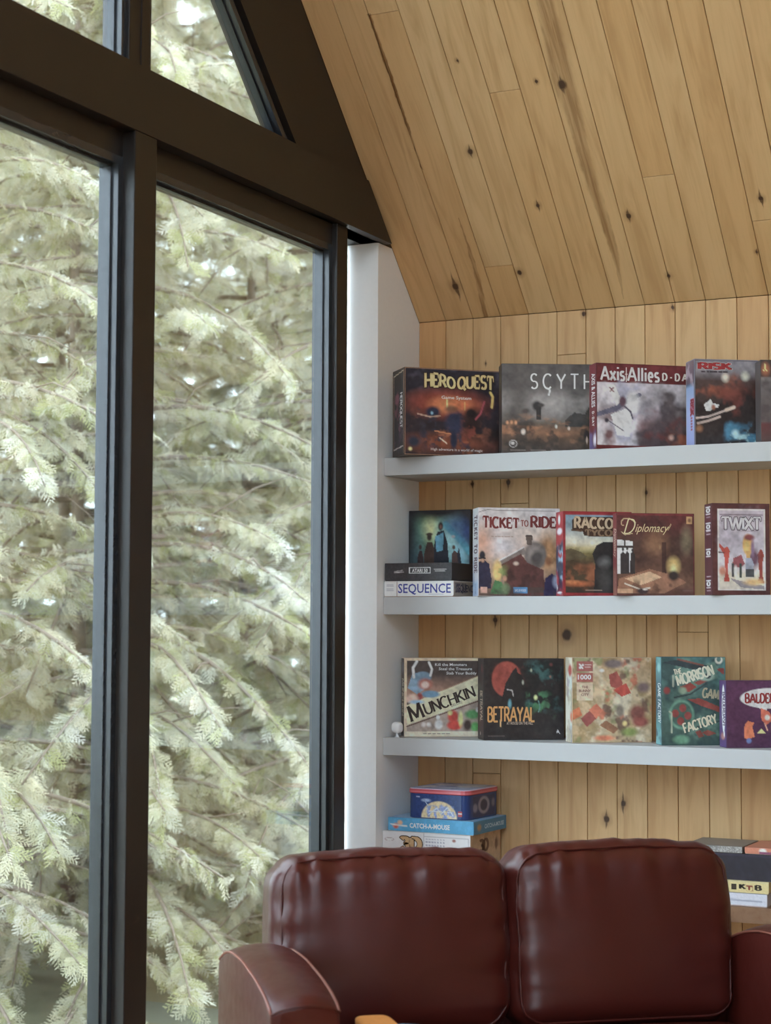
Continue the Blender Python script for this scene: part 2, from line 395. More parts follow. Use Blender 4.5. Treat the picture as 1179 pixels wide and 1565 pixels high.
# sill
mb = MB(); mb.box((-0.075, YW, 0.0), (0.01, -0.305, 0.10))
o = mb.build('trim_%d' % n_, M['black']); n_ += 1; tag(o, 'low black sill along the foot of the tall windows', 'window sill', kind='structure')
mb = MB(); mb.prism([(YW,0),(YW,ZC+YW-yf-0.01),(yf,ZC),(yf,0)], 0, -0.12, 0.0)  # unseen solid wall added in place of more panes, cuts side daylight
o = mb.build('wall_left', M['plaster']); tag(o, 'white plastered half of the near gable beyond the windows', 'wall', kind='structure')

# windows: frame and pane each
wn = [1]
wlab = {}
def window(y0, y1, z0, ztops, label):
    """ztops = (z at y0, z at y1)"""
    root = empty('window_%d' % wn[0], (0, 0, 0)); wn[0] += 1
    tag(root, label, 'window', kind='structure')
    fw = 0.022
    zt0, zt1 = ztops
    sl = (zt1-zt0)/(y1-y0)
    mb = MB()
    xa, xb = XG-0.028, XG+0.028
    # outer bead ring and a thinner inner bead
    for (w0, w1, a, b) in ((0.0, fw, xa, XG+0.034), (fw, fw+0.008, xa+0.008, XG+0.014)):
        def ring(w):
            if z0 >= ZB1-0.01 and abs(sl) > 0.5:
                k = w*math.sqrt(1+sl*sl)
                zz = z0+w
                if sl < 0:
                    ye = y0+(zz-(zt0-k))/sl
                    return [(y0+w, zz), (ye if zt1-k < zz else y1-w, zz if zt1-k < zz else zz), (y1-w if zt1-k > zz else ye, max(zz, zt0+sl*(y1-w-y0)-k)), (y0+w, zt0+sl*w-k)]
                ys = y0+(zz-(zt0-k))/sl
                lo = y0+w if zt0-k > zz else ys
                return [(lo, zz), (y1-w, zz), (y1-w, zt1-sl*w-k), (lo, max(zz, zt0+sl*(lo-y0)-k))]
            return [(y0+w, z0+w), (y1-w, z0+w), (y1-w, zt1-w), (y0+w, zt0-w)]
        A, B = ring(w0), ring(w1)
        vv = [(a, *p) for p in A]+[(b, *p) for p in A]+[(a, *p) for p in B]+[(b, *p) for p in B]
        ff = []
        for k in range(4):
            j = (k+1) % 4
            ff += [(4+k, 4+j, 12+j, 12+k), (k, 8+k, 8+j, j), (8+k, 12+k, 12+j, 8+j), (k, j, 4+j, 4+k)]
        mb.add(vv, ff)
        last = B
    mb.build('window_frame', M['blackmetal'], root)
    g = MB()
    g.prism([(p[0], p[1]) for p in last], 0, XG-0.012, XG-0.008); g.prism([(p[0], p[1]) for p in last], 0, XG+0.006, XG+0.010)
    g.build('glass_pane', M['glass'], root)
    return root
zhead = 2.775
edges = [-0.372]+[p for ab in POSTS for p in (ab[1], ab[0])]
names = ['large right pane of the lower windows beside the white wall end','tall left pane of the lower windows left of the thick post','third lower pane along the gable','fourth lower pane along the gable','fifth lower pane along the gable','last lower pane along the gable']
bays = [(edges[2*i+1], edges[2*i]) for i in range(2)]
hm = MB()
for (a, b), nm in zip(bays, names):
    window(a, b, 0.10, (zhead, zhead), nm)
    hm.box((-0.075, a, zhead), (-0.012, b, ZB0-0.001))
o = hm.build('trim_%d' % n_, M['black']); n_ += 1; tag(o, 'black head rail set back below the beam', 'window head', kind='structure')
W = 0.53
unames = ['triangular upper pane under the raking board','upper left pane above the beam','third upper pane above the beam','fourth upper pane above the beam','fifth upper pane above the beam','last triangular upper pane']
def rk(y): return rake(y, W)
ub = [(POSTS[0][1], ceil_y(ZB1, W))]+[(POSTS[i+1][1], POSTS[i][0]+0.006) for i in range(1)]
for (a, b), nm in zip(ub, unames):
    if a < YR < b:
        window(a, YR, ZB1, (rk(a), rk(YR)), nm+' left of the ridge'); window(YR, b, ZB1, (rk(YR), rk(b)), nm+' right of the ridge')
    else:
        window(a, b, ZB1, (rk(a), rk(b)), nm)

# ------------------------------------------------------------------ shelves
def shelf(z0, z1, label, mat, y0=0.0):
    mb = MB(); mb.box((0.0015, y0, z0), (3.2, YB-0.001, z1), (0.3,0.4,0), bev=0.002)
    o = mb.build('wall_shelf', mat); tag(o, label, 'shelf'); return o
ZS1, ZS2, ZS3, ZS4 = 2.0955, 1.6125, 1.129, 0.641
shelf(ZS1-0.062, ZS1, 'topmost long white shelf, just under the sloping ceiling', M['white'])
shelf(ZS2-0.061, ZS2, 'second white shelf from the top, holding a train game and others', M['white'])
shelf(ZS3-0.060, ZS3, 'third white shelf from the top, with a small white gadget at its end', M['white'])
shelf(ZS4-0.050, ZS4, 'lowest brown wooden shelf half hidden behind the sofa', M['benchwood'])
mb = MB(); mb.prism([(-0.05,0),(-0.05,2.9),(YB-(2.9-ZC)-0.001,2.9),(YB-0.001,ZC-0.001),(YB-0.001,0)], 0, 3.2, 3.3)
o = mb.build('wall_right', M['darkwood']); tag(o, 'brown wall end closing the right side of the shelves', 'wall', kind='structure')

# ------------------------------------------------------------------ print canvas and lettering
GAIN = 1.62
def pc(c, g=None):
    q = srgb(c); l = (q*np.array([0.3, 0.55, 0.15])).sum(-1, keepdims=True)
    return np.clip((l+(q-l)*0.80)*(GAIN if g is None else g)*np.array([1.0, 0.985, 1.03]), 0.006, 0.82)

def vnoise(X, Y, seed, oct=4):
    r = np.random.default_rng(seed); out = np.zeros_like(X); amp = 1; tot = 0
    for o in range(oct):
        L = r.random((64, 64)); x = X*2**o+r.random()*9; y = Y*2**o+r.random()*9
        xi = np.floor(x).astype(int); yi = np.floor(y).astype(int); fx = x-xi; fy = y-yi
        fx = fx*fx*(3-2*fx); fy = fy*fy*(3-2*fy)
        g = lambda a, b: L[a % 64, b % 64]
        out += amp*((g(xi,yi)*(1-fx)+g(xi+1,yi)*fx)*(1-fy)+(g(xi,yi+1)*(1-fx)+g(xi+1,yi+1)*fx)*fy)
        tot += amp; amp *= 0.55
    return out/tot

class Cv:
    """a printed picture on a grid; u to the right, v down, both 0..1"""
    def __init__(s, w, h, n=96, bg=(128,128,128)):
        s.w, s.h = w, h; m = max(w, h)
        s.nx = max(6, int(n*w/m)); s.ny = max(6, int(n*h/m)); s.asp = w/h
        s.u, s.v = np.meshgrid(np.linspace(0, 1, s.nx+1), np.linspace(0, 1, s.ny+1), indexing='ij')
        s.c = np.tile(pc(bg), (*s.u.shape, 1)); s.letters = []; s.tex = 0.42 if n > 84 else 0.15
    def put(s, m, col):
        s.c = s.c*(1-m[..., None])+pc(col)*m[..., None]; return s
    def grad(s, stops, axis='v', u0=0, u1=1, v0=0, v1=1):
        t = s.v if axis == 'v' else s.u
        k = [q[0] for q in stops]; cc = np.array([pc(q[1]) for q in stops])
        g = np.stack([np.interp(t, k, cc[:, i]) for i in range(3)], -1)
        m = ((s.u >= u0) & (s.u <= u1) & (s.v >= v0) & (s.v <= v1))[..., None]
        s.c = np.where(m, g, s.c); return s
    def rect(s, u0, v0, u1, v1, col, a=1.0):
        return s.put(((s.u >= u0) & (s.u <= u1) & (s.v >= v0) & (s.v <= v1))*a, col)
    def ell(s, cu, cv, ru, rv, col, soft=0.15, a=1.0, rot=0):
        x = (s.u-cu)*s.asp; y = s.v-cv; cr, sr = math.cos(R(rot)), math.sin(R(rot))
        x, y = x*cr+y*sr, -x*sr+y*cr
        d = np.sqrt((x/(ru*s.asp))**2+(y/rv)**2)
        return s.put(np.clip((1+soft-d)/(2*soft+1e-6), 0, 1)*a, col)
    def poly(s, pts, col, a=1.0):
        ins = np.zeros_like(s.u, bool); n = len(pts)
        for i in range(n):
            (x0, y0), (x1, y1) = pts[i], pts[(i+1) % n]
            if y0 == y1: continue
            c = ((s.v < y0) != (s.v < y1)) & (s.u < (x1-x0)*(s.v-y0)/(y1-y0)+x0)
            ins ^= c
        return s.put(ins*a, col)
    def line(s, pts, wd, col, a=1.0):
        d = np.full_like(s.u, 9.0)
        for (x0, y0), (x1, y1) in zip(pts[:-1], pts[1:]):
            ax, ay, bx, by = x0*s.asp, y0, x1*s.asp, y1
            px, py = s.u*s.asp-ax, s.v-ay; dx, dy = bx-ax, by-ay
            t = np.clip((px*dx+py*dy)/(dx*dx+dy*dy+1e-9), 0, 1)
            d = np.minimum(d, np.hypot(px-t*dx, py-t*dy))
        return s.put(np.clip((wd*0.65-d)/(wd*0.3)+0.0, 0, 1)*a, col)
    def blot(s, col, scale, thr, seed, a=1.0, soft=0.12, reg=None, sv=1.0):
        n = vnoise(s.u*s.asp*scale, s.v*scale*sv, seed)
        m = np.clip((n-thr)/soft, 0, 1)*a
        if reg:
            u0, v0, u1, v1 = reg; e = 0.10; wob = (vnoise(s.u*s.asp*6, s.v*6, seed+500)-0.5)*0.22
            for q, lo, hi in ((s.u+wob, u0, u1), (s.v+wob, v0, v1)):
                if lo > 0.001: m = m*np.clip((q-lo)/e+0.5, 0, 1)
                if hi < 0.999: m = m*np.clip((hi-q)/e+0.5, 0, 1)
        return s.put(m, col)
    def frame(s, wd, col):
        e = np.minimum(np.minimum(s.u, 1-s.u)*s.asp, np.minimum(s.v, 1-s.v))
        return s.put((e < wd)*1.0, col)
    def text(s, *a, **k): s.letters.append((a, k)); return s

def arc(cx, cy, rx, ry, a0, a1, n=10):
    return [(cx+rx*math.cos(R(a0+(a1-a0)*i/n)), cy+ry*math.sin(R(a0+(a1-a0)*i/n))) for i in range(n+1)]
GL = {
 'A': (.78, [[(0,0),(.39,1)],[(.39,1),(.78,0)],[(.16,.33),(.62,.33)]]),
 'B': (.6, [[(.05,0),(.05,1)],[(.05,1),(.28,1)]+arc(.28,.76,.25,.24,90,-90)+[(.05,.52)],[(.05,.52),(.3,.52)]+arc(.3,.26,.29,.26,90,-90)+[(.05,0)]]),
 'C': (.68, [arc(.38,.5,.36,.5,48,312,16)]),
 'D': (.68, [[(.05,0),(.05,1)],[(.05,1),(.25,1)]+arc(.25,.5,.4,.5,90,-90,14)+[(.05,0)]]),
 'E': (.55, [[(.05,0),(.05,1)],[(.05,1),(.52,1)],[(.05,.52),(.4,.52)],[(.05,0),(.54,0)]]),
 'F': (.52, [[(.05,0),(.05,1)],[(.05,1),(.52,1)],[(.05,.52),(.4,.52)]]),
 'G': (.72, [arc(.38,.5,.36,.5,50,360,16)+[(.74,.42)],[(.5,.42),(.76,.42)]]),
 'H': (.68, [[(.05,0),(.05,1)],[(.63,0),(.63,1)],[(.05,.5),(.63,.5)]]),
 'I': (.14, [[(.07,0),(.07,1)]]),
 'K': (.64, [[(.05,0),(.05,1)],[(.05,.42),(.56,1)],[(.2,.58),(.62,0)]]),
 'L': (.5, [[(.05,0),(.05,1)],[(.05,0),(.5,0)]]),
 'M': (.9, [[(.06,0),(.12,1)],[(.12,1),(.45,.12)],[(.45,.12),(.78,1)],[(.78,1),(.84,0)]]),
 'N': (.7, [[(.05,0),(.05,1)],[(.05,1),(.65,0)],[(.65,0),(.65,1)]]),
 'O': (.76, [arc(.38,.5,.35,.5,0,360,20)]),
 'P': (.58, [[(.05,0),(.05,1)],[(.05,1),(.28,1)]+arc(.28,.74,.27,.26,90,-90)+[(.05,.48)]]),
 'Q': (.78, [arc(.38,.5,.35,.5,0,360,20),[(.45,.22),(.8,-.16)]]),
 'R': (.64, [[(.05,0),(.05,1)],[(.05,1),(.28,1)]+arc(.28,.74,.26,.26,90,-90)+[(.05,.48)],[(.3,.48),(.62,0)]]),
 'S': (.56, [arc(.28,.74,.24,.26,35,270)+arc(.28,.25,.25,.25,90,-145)]),
 'T': (.62, [[(.31,0),(.31,1)],[(.0,1),(.62,1)]]),
 'U': (.68, [[(.05,1),(.05,.32)]+arc(.34,.32,.29,.32,180,360)+[(.63,1)]]),
 'V': (.7, [[(0,1),(.35,0)],[(.35,0),(.7,1)]]),
 'W': (1.0, [[(0,1),(.25,0)],[(.25,0),(.5,1)],[(.5,1),(.75,0)],[(.75,0),(1.0,1)]]),
 'X': (.68, [[(0,0),(.66,1)],[(0,1),(.68,0)]]),
 'Y': (.66, [[(0,1),(.33,.48)],[(.66,1),(.33,.48)],[(.33,.48),(.33,0)]]),
 '3': (.56, [arc(.26,.75,.24,.25,150,-90)+arc(.26,.25,.27,.25,90,-150)]),
 '1': (.3, [[(.02,.8),(.18,1)],[(.18,1),(.18,0)]]), '0': (.6, [arc(.3,.5,.25,.5,0,360,18)]),
 '-': (.4, [[(.05,.42),(.35,.42)]]), '+': (.3, [[(.15,-.1),(.15,1.05)],[(.02,.5),(.28,.5)]]), ' ': (.3, []), "'": (.12, [[(.06,.8),(.06,1)]]),
 'x': (.5, [[(0,0),(.46,.66)],[(0,.66),(.48,0)]]), 'i': (.16, [[(.08,0),(.08,.66)],[(.08,.86),(.08,.98)]]),
 's': (.42, [arc(.2,.49,.16,.17,35,270)+arc(.2,.17,.18,.17,90,-145)]), 'l': (.16, [[(.08,0),(.08,1)]]),
 'e': (.46, [[(.04,.33),(.42,.33)]+arc(.23,.33,.19,.33,0,310,14)]),
 'i_': (.1, []),
}
def stroke_text(txt, wt=0.14, serif=0.0, space=0.13):
    """polygons (list of convex quads) in units of letter height, and total width"""
    polys = []; x = 0
    for ch in txt:
        wd, strokes = GL.get(ch, GL.get(ch.upper(), GL[' ']))
        for st in strokes:
            L = []; Rr = []; n = len(st)
            for i, p in enumerate(st):
                a = st[max(i-1, 0)]; b = st[min(i+1, n-1)]
                dx, dy = b[0]-a[0], b[1]-a[1]; l = math.hypot(dx, dy) or 1
                w = wt*(0.5 if abs(dy) > 0.5*abs(dx) else 0.36)
                L.append((x+p[0]-dy/l*w, p[1]+dx/l*w)); Rr.append((x+p[0]+dy/l*w, p[1]-dx/l*w))
            for i in range(n-1): polys.append([L[i], L[i+1], Rr[i+1], Rr[i]])
            if serif > 0:
                for e, q in ((st[0], st[1]), (st[-1], st[-2])):
                    dx, dy = q[0]-e[0], q[1]-e[1]
                    if abs(dy) > 0.8*abs(dx) and (e[1] in (0, 1) or abs(e[1]-.66) < .01):
                        s0 = serif; hh = wt*0.42; y0 = e[1]-(hh if e[1] > 0.3 else 0)
                        polys.append([(x+e[0]-s0, y0), (x+e[0]+s0, y0), (x+e[0]+s0, y0+hh), (x+e[0]-s0, y0+hh)])
                    elif abs(dx) >= abs(dy) and ch in 'ETFL' and e[0] not in (.05,):
                        hh = wt*0.35; sg = -1 if e[1] > 0.4 else 1
                        if e[1] in (0, 1):
                            polys.append([(x+e[0]-hh, e[1]), (x+e[0]+hh*0.4, e[1]), (x+e[0]+hh*0.4, e[1]+sg*wt*1.5), (x+e[0]-hh*0.2, e[1]+sg*wt*1.5)])
        x += wd+space
    return polys, x-space
_font_cache = {}
def font_text(txt, bold=0.0, shear=0.0):
    key = (txt, bold, shear)
    if key in _font_cache: return _font_cache[key]
    cu = bpy.data.curves.new('lettering', 'FONT'); cu.body = txt; cu.size = 1.0; cu.offset = bold; cu.shear = shear; cu.resolution_u = 2
    ob = bpy.data.objects.new('lettering', cu); COL.objects.link(ob)
    me = bpy.data.meshes.new_from_object(ob.evaluated_get(bpy.context.evaluated_depsgraph_get()))
    vs = np.array([v.co[:2] for v in me.vertices]); ps = [[tuple(vs[i]) for i in p.vertices] for p in me.polygons]
    bpy.data.objects.remove(ob); bpy.data.curves.remove(cu); bpy.data.meshes.remove(me)
    lo, hi = vs.min(0), vs.max(0); k = 1/0.70
    ps = [[((x-lo[0])*k, y*k) for x, y in p] for p in ps]
    _font_cache[key] = (ps, (hi[0]-lo[0])*k); return _font_cache[key]

def letter_polys(cv, txt, u, v, size, col, font='sans', width=None, rot=0, shear=0.0, wt=0.16, serif=0.12, bold=0.0, arch=0.0, space=0.13, grow=0.0, align='l', lift=0.0004, outline=None, taper=None):
    """returns list of (polygon in face metres with y up, colour, lift)"""
    ps, W = stroke_text(txt, wt, serif, space) if font == 'serif' else stroke_text(txt, wt, 0, space) if font == 'stroke' else font_text(txt, bold, shear)
    sy = size*cv.h; sx = sy if width is None else width*cv.w/W
    if rot in (90, -90) and width is not None: sx = width*cv.h/W
    out = []
    cr, sr = math.cos(R(rot)), math.sin(R(rot))
    x0, y0 = u*cv.w, (1-v)*cv.h
    for p in ps:
        q = []
        for (a, b) in p:
            t = a/W
            bb = b
            if taper: bb = b*(taper[0]+(taper[1]-taper[0])*t)
            X = a*sx+(shear*b*sy if font != 'sans' else 0); Y = bb*sy+arch*cv.h*(1-(2*t-1)**2)
            if align == 'c': X -= W*sx/2
            q.append((x0+X*cr-Y*sr, y0+X*sr+Y*cr))
        out.append((q, col, lift))
    if outline:
        o2 = []
        for dx, dy in ((1,0),(-1,0),(0,1),(0,-1),(.7,.7),(-.7,.7),(.7,-.7),(-.7,-.7)):
            for q, _, _ in out:
                o2.append(([(a+dx*outline[1]*cv.h, b+dy*outline[1]*cv.h) for a, b in q], outline[0], 0.0002))
        out = o2+out
    return out

def add_face(mb, cv, org, ex, ey, n, clip=None, g=1.0):
    """place a canvas: org = top-left corner, ex along u, ey downwards, n outward"""
    if cv.nx > 40 and cv.tex > 0:
        k = 1+cv.tex*(vnoise(cv.u*cv.asp*11, cv.v*11, 900+cv.nx+cv.ny, 3)-0.5)*1.5+cv.tex*(vnoise(cv.u*cv.asp*30, cv.v*30, 950+cv.nx, 2)-0.5)*0.9
        cv.c = np.clip(cv.c*k[..., None], 0.004, 0.84)
    org, ex, ey, n = map(np.array, (org, ex, ey, n)); ex = ex.astype(float); ey = ey.astype(float)
    P = org+cv.u[..., None]*ex*cv.w+cv.v[..., None]*ey*cv.h
    nx, ny = cv.nx, cv.ny; idx = np.arange((nx+1)*(ny+1)).reshape(nx+1, ny+1)
    F = np.stack([idx[:-1,:-1], idx[:-1,1:], idx[1:,1:], idx[1:,:-1]], -1).reshape(-1, 4)
    mb.add(P.reshape(-1, 3), F, cv.c.reshape(-1, 3))
    for a, k in cv.letters:
        for q, col, lift in letter_polys(cv, *a, **k):
            pts = [org+ex*x+ey*(cv.h-y)+n*lift for x, y in q]
            mb.add(pts, [tuple(range(len(pts)-1, -1, -1))], pc(col))

def game_box(name, x, y, z, a, w, d, h, label, front, left=None, right=None, edge=(90,80,70), group=None, lying=False, top=None, traycol=(150,140,125), bev=0.0015, cat='board game', gap=0.0003):
    root = empty(name, (x, y, z+gap), R(a)); tag(root, label, cat, group)
    e = 0.0004; q = bev
    mb = MB(); ec = pc(edge)
    if lying:
        mb.box((0, 0, 0.004), (w, d, h), ec, bev=bev)
    else:
        mb.box((0, 0, 0), (w, d-0.006, h), ec, bev=bev)
    add_face(mb, front, (q, -e, h-q), (1,0,0), (0,0,-1), (0,-1,0))
    dd = d if lying else d-0.006
    if left: add_face(mb, left, (-e, dd-q, h-q), (0,-1,0), (0,0,-1), (-1,0,0))
    if right: add_face(mb, right, (w+e, q, h-q), (0,1,0), (0,0,-1), (1,0,0))
    if top: add_face(mb, top, (q, d-q, h+e), (1,0,0), (0,-1,0), (0,0,1))
    mb.build('lid', M['print'], root, recalc=False)
    tb = MB()
    if lying: tb.box((0.002, 0.002, 0.0), (w-0.002, d-0.002, 0.02), pc(traycol))
    else: tb.box((0.002, 0.02, 0.002), (w-0.002, d, h-0.002), pc(traycol))
    tb.build('tray', M['print'], root, recalc=False)
    return root

def dims(w, h, q=0.0015): return w-2*q, h-2*q
GRP = None

# ---- top shelf ---------------------------------------------------------------
HX = dict(x=0.118, y=-0.082, a=43.0, w=0.365, d=0.140, h=0.302)
w, h, d = HX['w'], HX['h'], HX['d']
f = Cv(*dims(w, h), n=110, bg=(46,44,54))
f.grad([(0,(58,58,72)),(0.15,(70,66,78)),(0.3,(48,40,46)),(1,(40,36,40))])
f.blot((36,34,42), 4, 0.5, 1, 0.9)
f.ell(0.42,0.40,0.32,0.14,(150,62,34),0.6,0.9).ell(0.45,0.42,0.16,0.08,(205,120,60),0.7,0.9).ell(0.6,0.42,0.12,0.07,(190,95,48),0.7,0.8)
f.line([(0.42,0.36),(0.42,0.44)],0.02,(235,190,110)).line([(0.6,0.38),(0.6,0.46)],0.018,(225,150,70))
f.ell(0.44,0.86,0.42,0.10,(120,62,34),0.6,0.9).blot((170,96,52),7,0.55,3,0.8,0.1,(0.15,0.74,0.88,0.95),2.0)
f.ell(0.28,0.50,0.07,0.06,(34,40,60),0.3).ell(0.27,0.515,0.012,0.018,(120,170,215),0.5)
f.blot((120,72,52),10,0.56,5,0.75,0.1,(0.12,0.5,0.9,0.9)).blot((46,48,62),9,0.55,6,0.85,0.08,(0.15,0.5,0.8,0.9))
f.ell(0.50,0.62,0.09,0.14,(44,50,72),0.35).ell(0.49,0.82,0.035,0.1,(38,44,62),0.3).ell(0.46,0.46,0.06,0.04,(110,72,50),0.4)
f.ell(0.68,0.60,0.10,0.16,(48,34,32),0.4).ell(0.66,0.50,0.05,0.05,(36,28,28),0.3).blot((130,60,44),9,0.58,8,0.7,0.1,(0.56,0.5,0.85,0.85))
f.line([(0.13,0.53),(0.25,0.56),(0.35,0.545)],0.016,(170,140,115)).line([(0.71,0.57),(0.76,0.50),(0.80,0.36)],0.022,(150,62,70))
f.line([(0.3,0.72),(0.46,0.75)],0.012,(190,120,70)).line([(0.35,0.80),(0.42,0.86)],0.014,(190,165,140))
f.ell(0.09,0.85,0.06,0.06,(40,46,60),0.4).ell(0.055,0.935,0.018,0.02,(200,180,110),0.4)
f.blot((34,28,26),3,0.45,9,0.9,0.2,(0.82,0,1,1)).frame(0.006,(150,112,80))
f.text('HERO', 0.20, 0.225, 0.135, (212,176,112), font='serif', width=0.30, wt=0.24, serif=0.12, arch=0.02, outline=((60,38,26),0.010), taper=(1.25,0.85))
f.text('QUEST', 0.53, 0.225, 0.135, (208,170,104), font='serif', width=0.36, wt=0.24, serif=0.12, arch=0.02, outline=((60,38,26),0.010), taper=(0.95,1.15))
f.text('Game System', 0.365, 0.345, 0.036, (206,196,180), width=0.30, bold=0.012)
f.text('High adventure in a world of magic', 0.26, 0.945, 0.030, (188,180,172), width=0.52, bold=0.006)
f.line([(0.86,0.25),(0.885,0.30),(0.875,0.42)],0.03,(200,160,70))
l = Cv(*dims(d-0.006, h), n=100, bg=(40,34,32))
l.frame(0.012,(48,36,30)).rect(0.12,0.06,0.9,0.93,(38,34,36)).blot((126,72,86),6,0.55,12,0.9,0.1,(0.14,0.25,0.62,0.92)).blot((70,48,66),9,0.5,13,0.7,0.1,(0.14,0.6,0.9,0.92))
l.line([(0.12,0.06),(0.9,0.03)],0.010,(205,180,150)).line([(0.12,0.92),(0.9,0.90)],0.012,(205,180,170)).line([(0.1,0.06),(0.1,0.93)],0.010,(180,150,120)).line([(0.95,0.02),(0.95,0.98)],0.008,(170,130,90))
l.text('HEROQUEST', 0.66, 0.28, 0.085, (216,206,196), font='serif', width=0.40, rot=-90, wt=0.22, serif=0.1)
game_box('board_game_box', HX['x'], HX['y'], ZS1, HX['a'], w, d, h, 'dark fantasy board game box with yellow arched title, leftmost on the top shelf', f, l, edge=(60,46,38))

w, d, h = 0.3645, 0.088, 0.3066
f = Cv(*dims(w, h), n=110, bg=(72,66,62))
f.grad([(0,(78,72,68)),(0.25,(86,80,76)),(0.45,(140,134,128)),(0.55,(104,98,92)),(0.66,(84,72,58)),(0.76,(120,82,52)),(0.85,(84,62,42)),(1,(62,52,46))])
f.blot((56,50,46),2.4,0.45,21,0.8,0.25,(0,0,1,0.62)).ell(0.5,0.5,0.22,0.10,(150,144,138),0.9,0.6).ell(0.14,0.5,0.12,0.3,(68,60,54),0.8,0.8)
f.ell(0.33,0.47,0.045,0.055,(44,40,38),0.3).rect(0.325,0.47,0.365,0.62,(48,42,38)).ell(0.37,0.46,0.03,0.02,(60,54,50),0.4)
f.poly([(0.6,0.62),(0.68,0.54),(0.78,0.56),(0.82,0.48),(1,0.47),(1,0.70),(0.6,0.7)],(54,50,46)).ell(0.22,0.53,0.035,0.03,(70,60,54),0.4)
f.blot((150,98,58),7,0.5,22,0.8,0.12,(0,0.64,0.8,0.82),2).blot((52,42,34),8,0.55,23,0.8,0.1,(0,0.68,1,1))
for (a, b) in ((0.05,0.66),(0.09,0.655),(0.13,0.66)): f.ell(a,b,0.012,0.02,(190,130,80),0.4)
f.ell(0.2,0.76,0.02,0.03,(190,176,160),0.4).ell(0.51,0.70,0.01,0.02,(200,190,176),0.4).ell(0.63,0.72,0.012,0.02,(190,170,150),0.4)
f.ell(0.80,0.80,0.03,0.07,(40,32,30),0.3).ell(0.80,0.85,0.008,0.035,(196,164,140),0.4).ell(0.90,0.80,0.05,0.08,(104,94,80),0.3).ell(0.88,0.79,0.012,0.05,(150,62,48),0.4)
f.ell(0.105,0.895,0.04,0.042,(170,164,156),0.06).ell(0.105,0.895,0.032,0.034,(70,60,54),0.06).ell(0.10,0.89,0.018,0.018,(186,180,172),0.2)
for q in range(5): f.line([(0.08+q*0.19,0.965),(0.22+q*0.19,0.965)],0.006,(116,104,94))
f.text('SCYTHE', 0.27, 0.275, 0.165, (206,204,198), font='stroke', width=0.70, wt=0.13, space=0.42)
f.line([(0.425,0.27),(0.452,0.29),(0.442,0.345)],0.018,(200,198,192))
game_box('board_game_box', 0.4377, 0.0129, ZS1, 28.9, w, d, h, 'grey and tan war landscape game box, second from left on the top shelf', f, None, edge=(58,52,48))

w, d, h = 0.352, 0.071, 0.2845
f = Cv(*dims(w, h), n=110, bg=(96,38,38))
f.grad([(0,(104,42,44)),(0.22,(90,34,36)),(0.225,(170,166,170)),(0.45,(150,146,150)),(0.7,(120,96,96)),(1,(92,44,40))])
f.blot((186,184,192),3.2,0.42,31,0.95,0.15,(0,0.24,0.45,1)).blot((130,134,158),4,0.52,32,0.7,0.15,(0,0.24,0.5,1))
f.blot((70,60,60),3.4,0.42,33,0.9,0.2,(0.38,0.3,1,1)).blot((126,120,120),5,0.52,34,0.7,0.15,(0.45,0.24,1,0.6)).blot((112,44,36),3.2,0.45,35,0.9,0.2,(0.4,0.55,1,1)).blot((140,76,48),5,0.58,36,0.8,0.15,(0.72,0.7,1,1))
f.poly([(0.10,0.25),(0.18,0.25),(0.27,0.47),(0.20,0.50)],(206,204,206)).poly([(0.0,0.58),(0.2,0.49),(0.30,0.40),(0.44,0.33),(0.45,0.37),(0.32,0.45),(0.2,0.56),(0.0,0.63)],(92,92,110)).poly([(0.14,0.60),(0.3,0.52),(0.36,0.62),(0.33,0.86),(0.2,0.84)],(196,196,204))
f.ell(0.36,0.46,0.07,0.13,(190,190,196),0.3,0.9).ell(0.26,0.44,0.035,0.06,(84,60,70),0.3).line([(0.28,0.5),(0.34,0.56),(0.36,0.64)],0.02,(70,66,80)).line([(0.10,0.66),(0.27,0.79)],0.012,(90,86,96)).ell(0.10,0.67,0.02,0.026,(56,50,60),0.3)
f.line([(0.13,0.28),(0.17,0.33)],0.012,(110,60,66)).line([(0.17,0.28),(0.135,0.33)],0.012,(110,60,66)).ell(0.75,0.85,0.025,0.03,(190,150,130),0.5)
f.frame(0.004,(90,34,36)).rect(0,0.965,1,1,(96,36,36))
f.text('Axis', 0.045, 0.195, 0.158, (214,206,196), font='serif', width=0.235, wt=0.21, serif=0.09, space=0.16)
f.text('+', 0.283, 0.195, 0.15, (190,180,170), font='stroke', width=0.03, wt=0.10)
f.text('Allies', 0.315, 0.195, 0.158, (214,206,196), font='serif', width=0.315, wt=0.20, serif=0.07, space=0.17)
f.text('D-DAY', 0.665, 0.175, 0.082, (196,188,176), font='serif', width=0.325, wt=0.26, serif=0.13, space=0.45)
l = Cv(*dims(d-0.006, h), n=90, bg=(100,36,40))
l.grad([(0,(108,40,46)),(0.75,(94,34,38)),(1,(84,46,66))]).blot((90,80,120),5,0.45,38,0.9,0.15,(0,0.8,1,1)).ell(0.85,0.9,0.25,0.06,(190,180,196),0.5)
l.text('AXIS & ALLIES', 0.36, 0.11, 0.115, (206,196,190), width=0.40, rot=-90, bold=0.02); l.text('D-DAY', 0.42, 0.56, 0.07, (196,184,176), width=0.17, rot=-90, font='serif', wt=0.24, space=0.4)
game_box('board_game_box', 0.7838, -0.0114, ZS1, 39.5, w, d, h, 'maroon game box with a grey warplane picture on the top shelf', f, l, edge=(86,34,36))

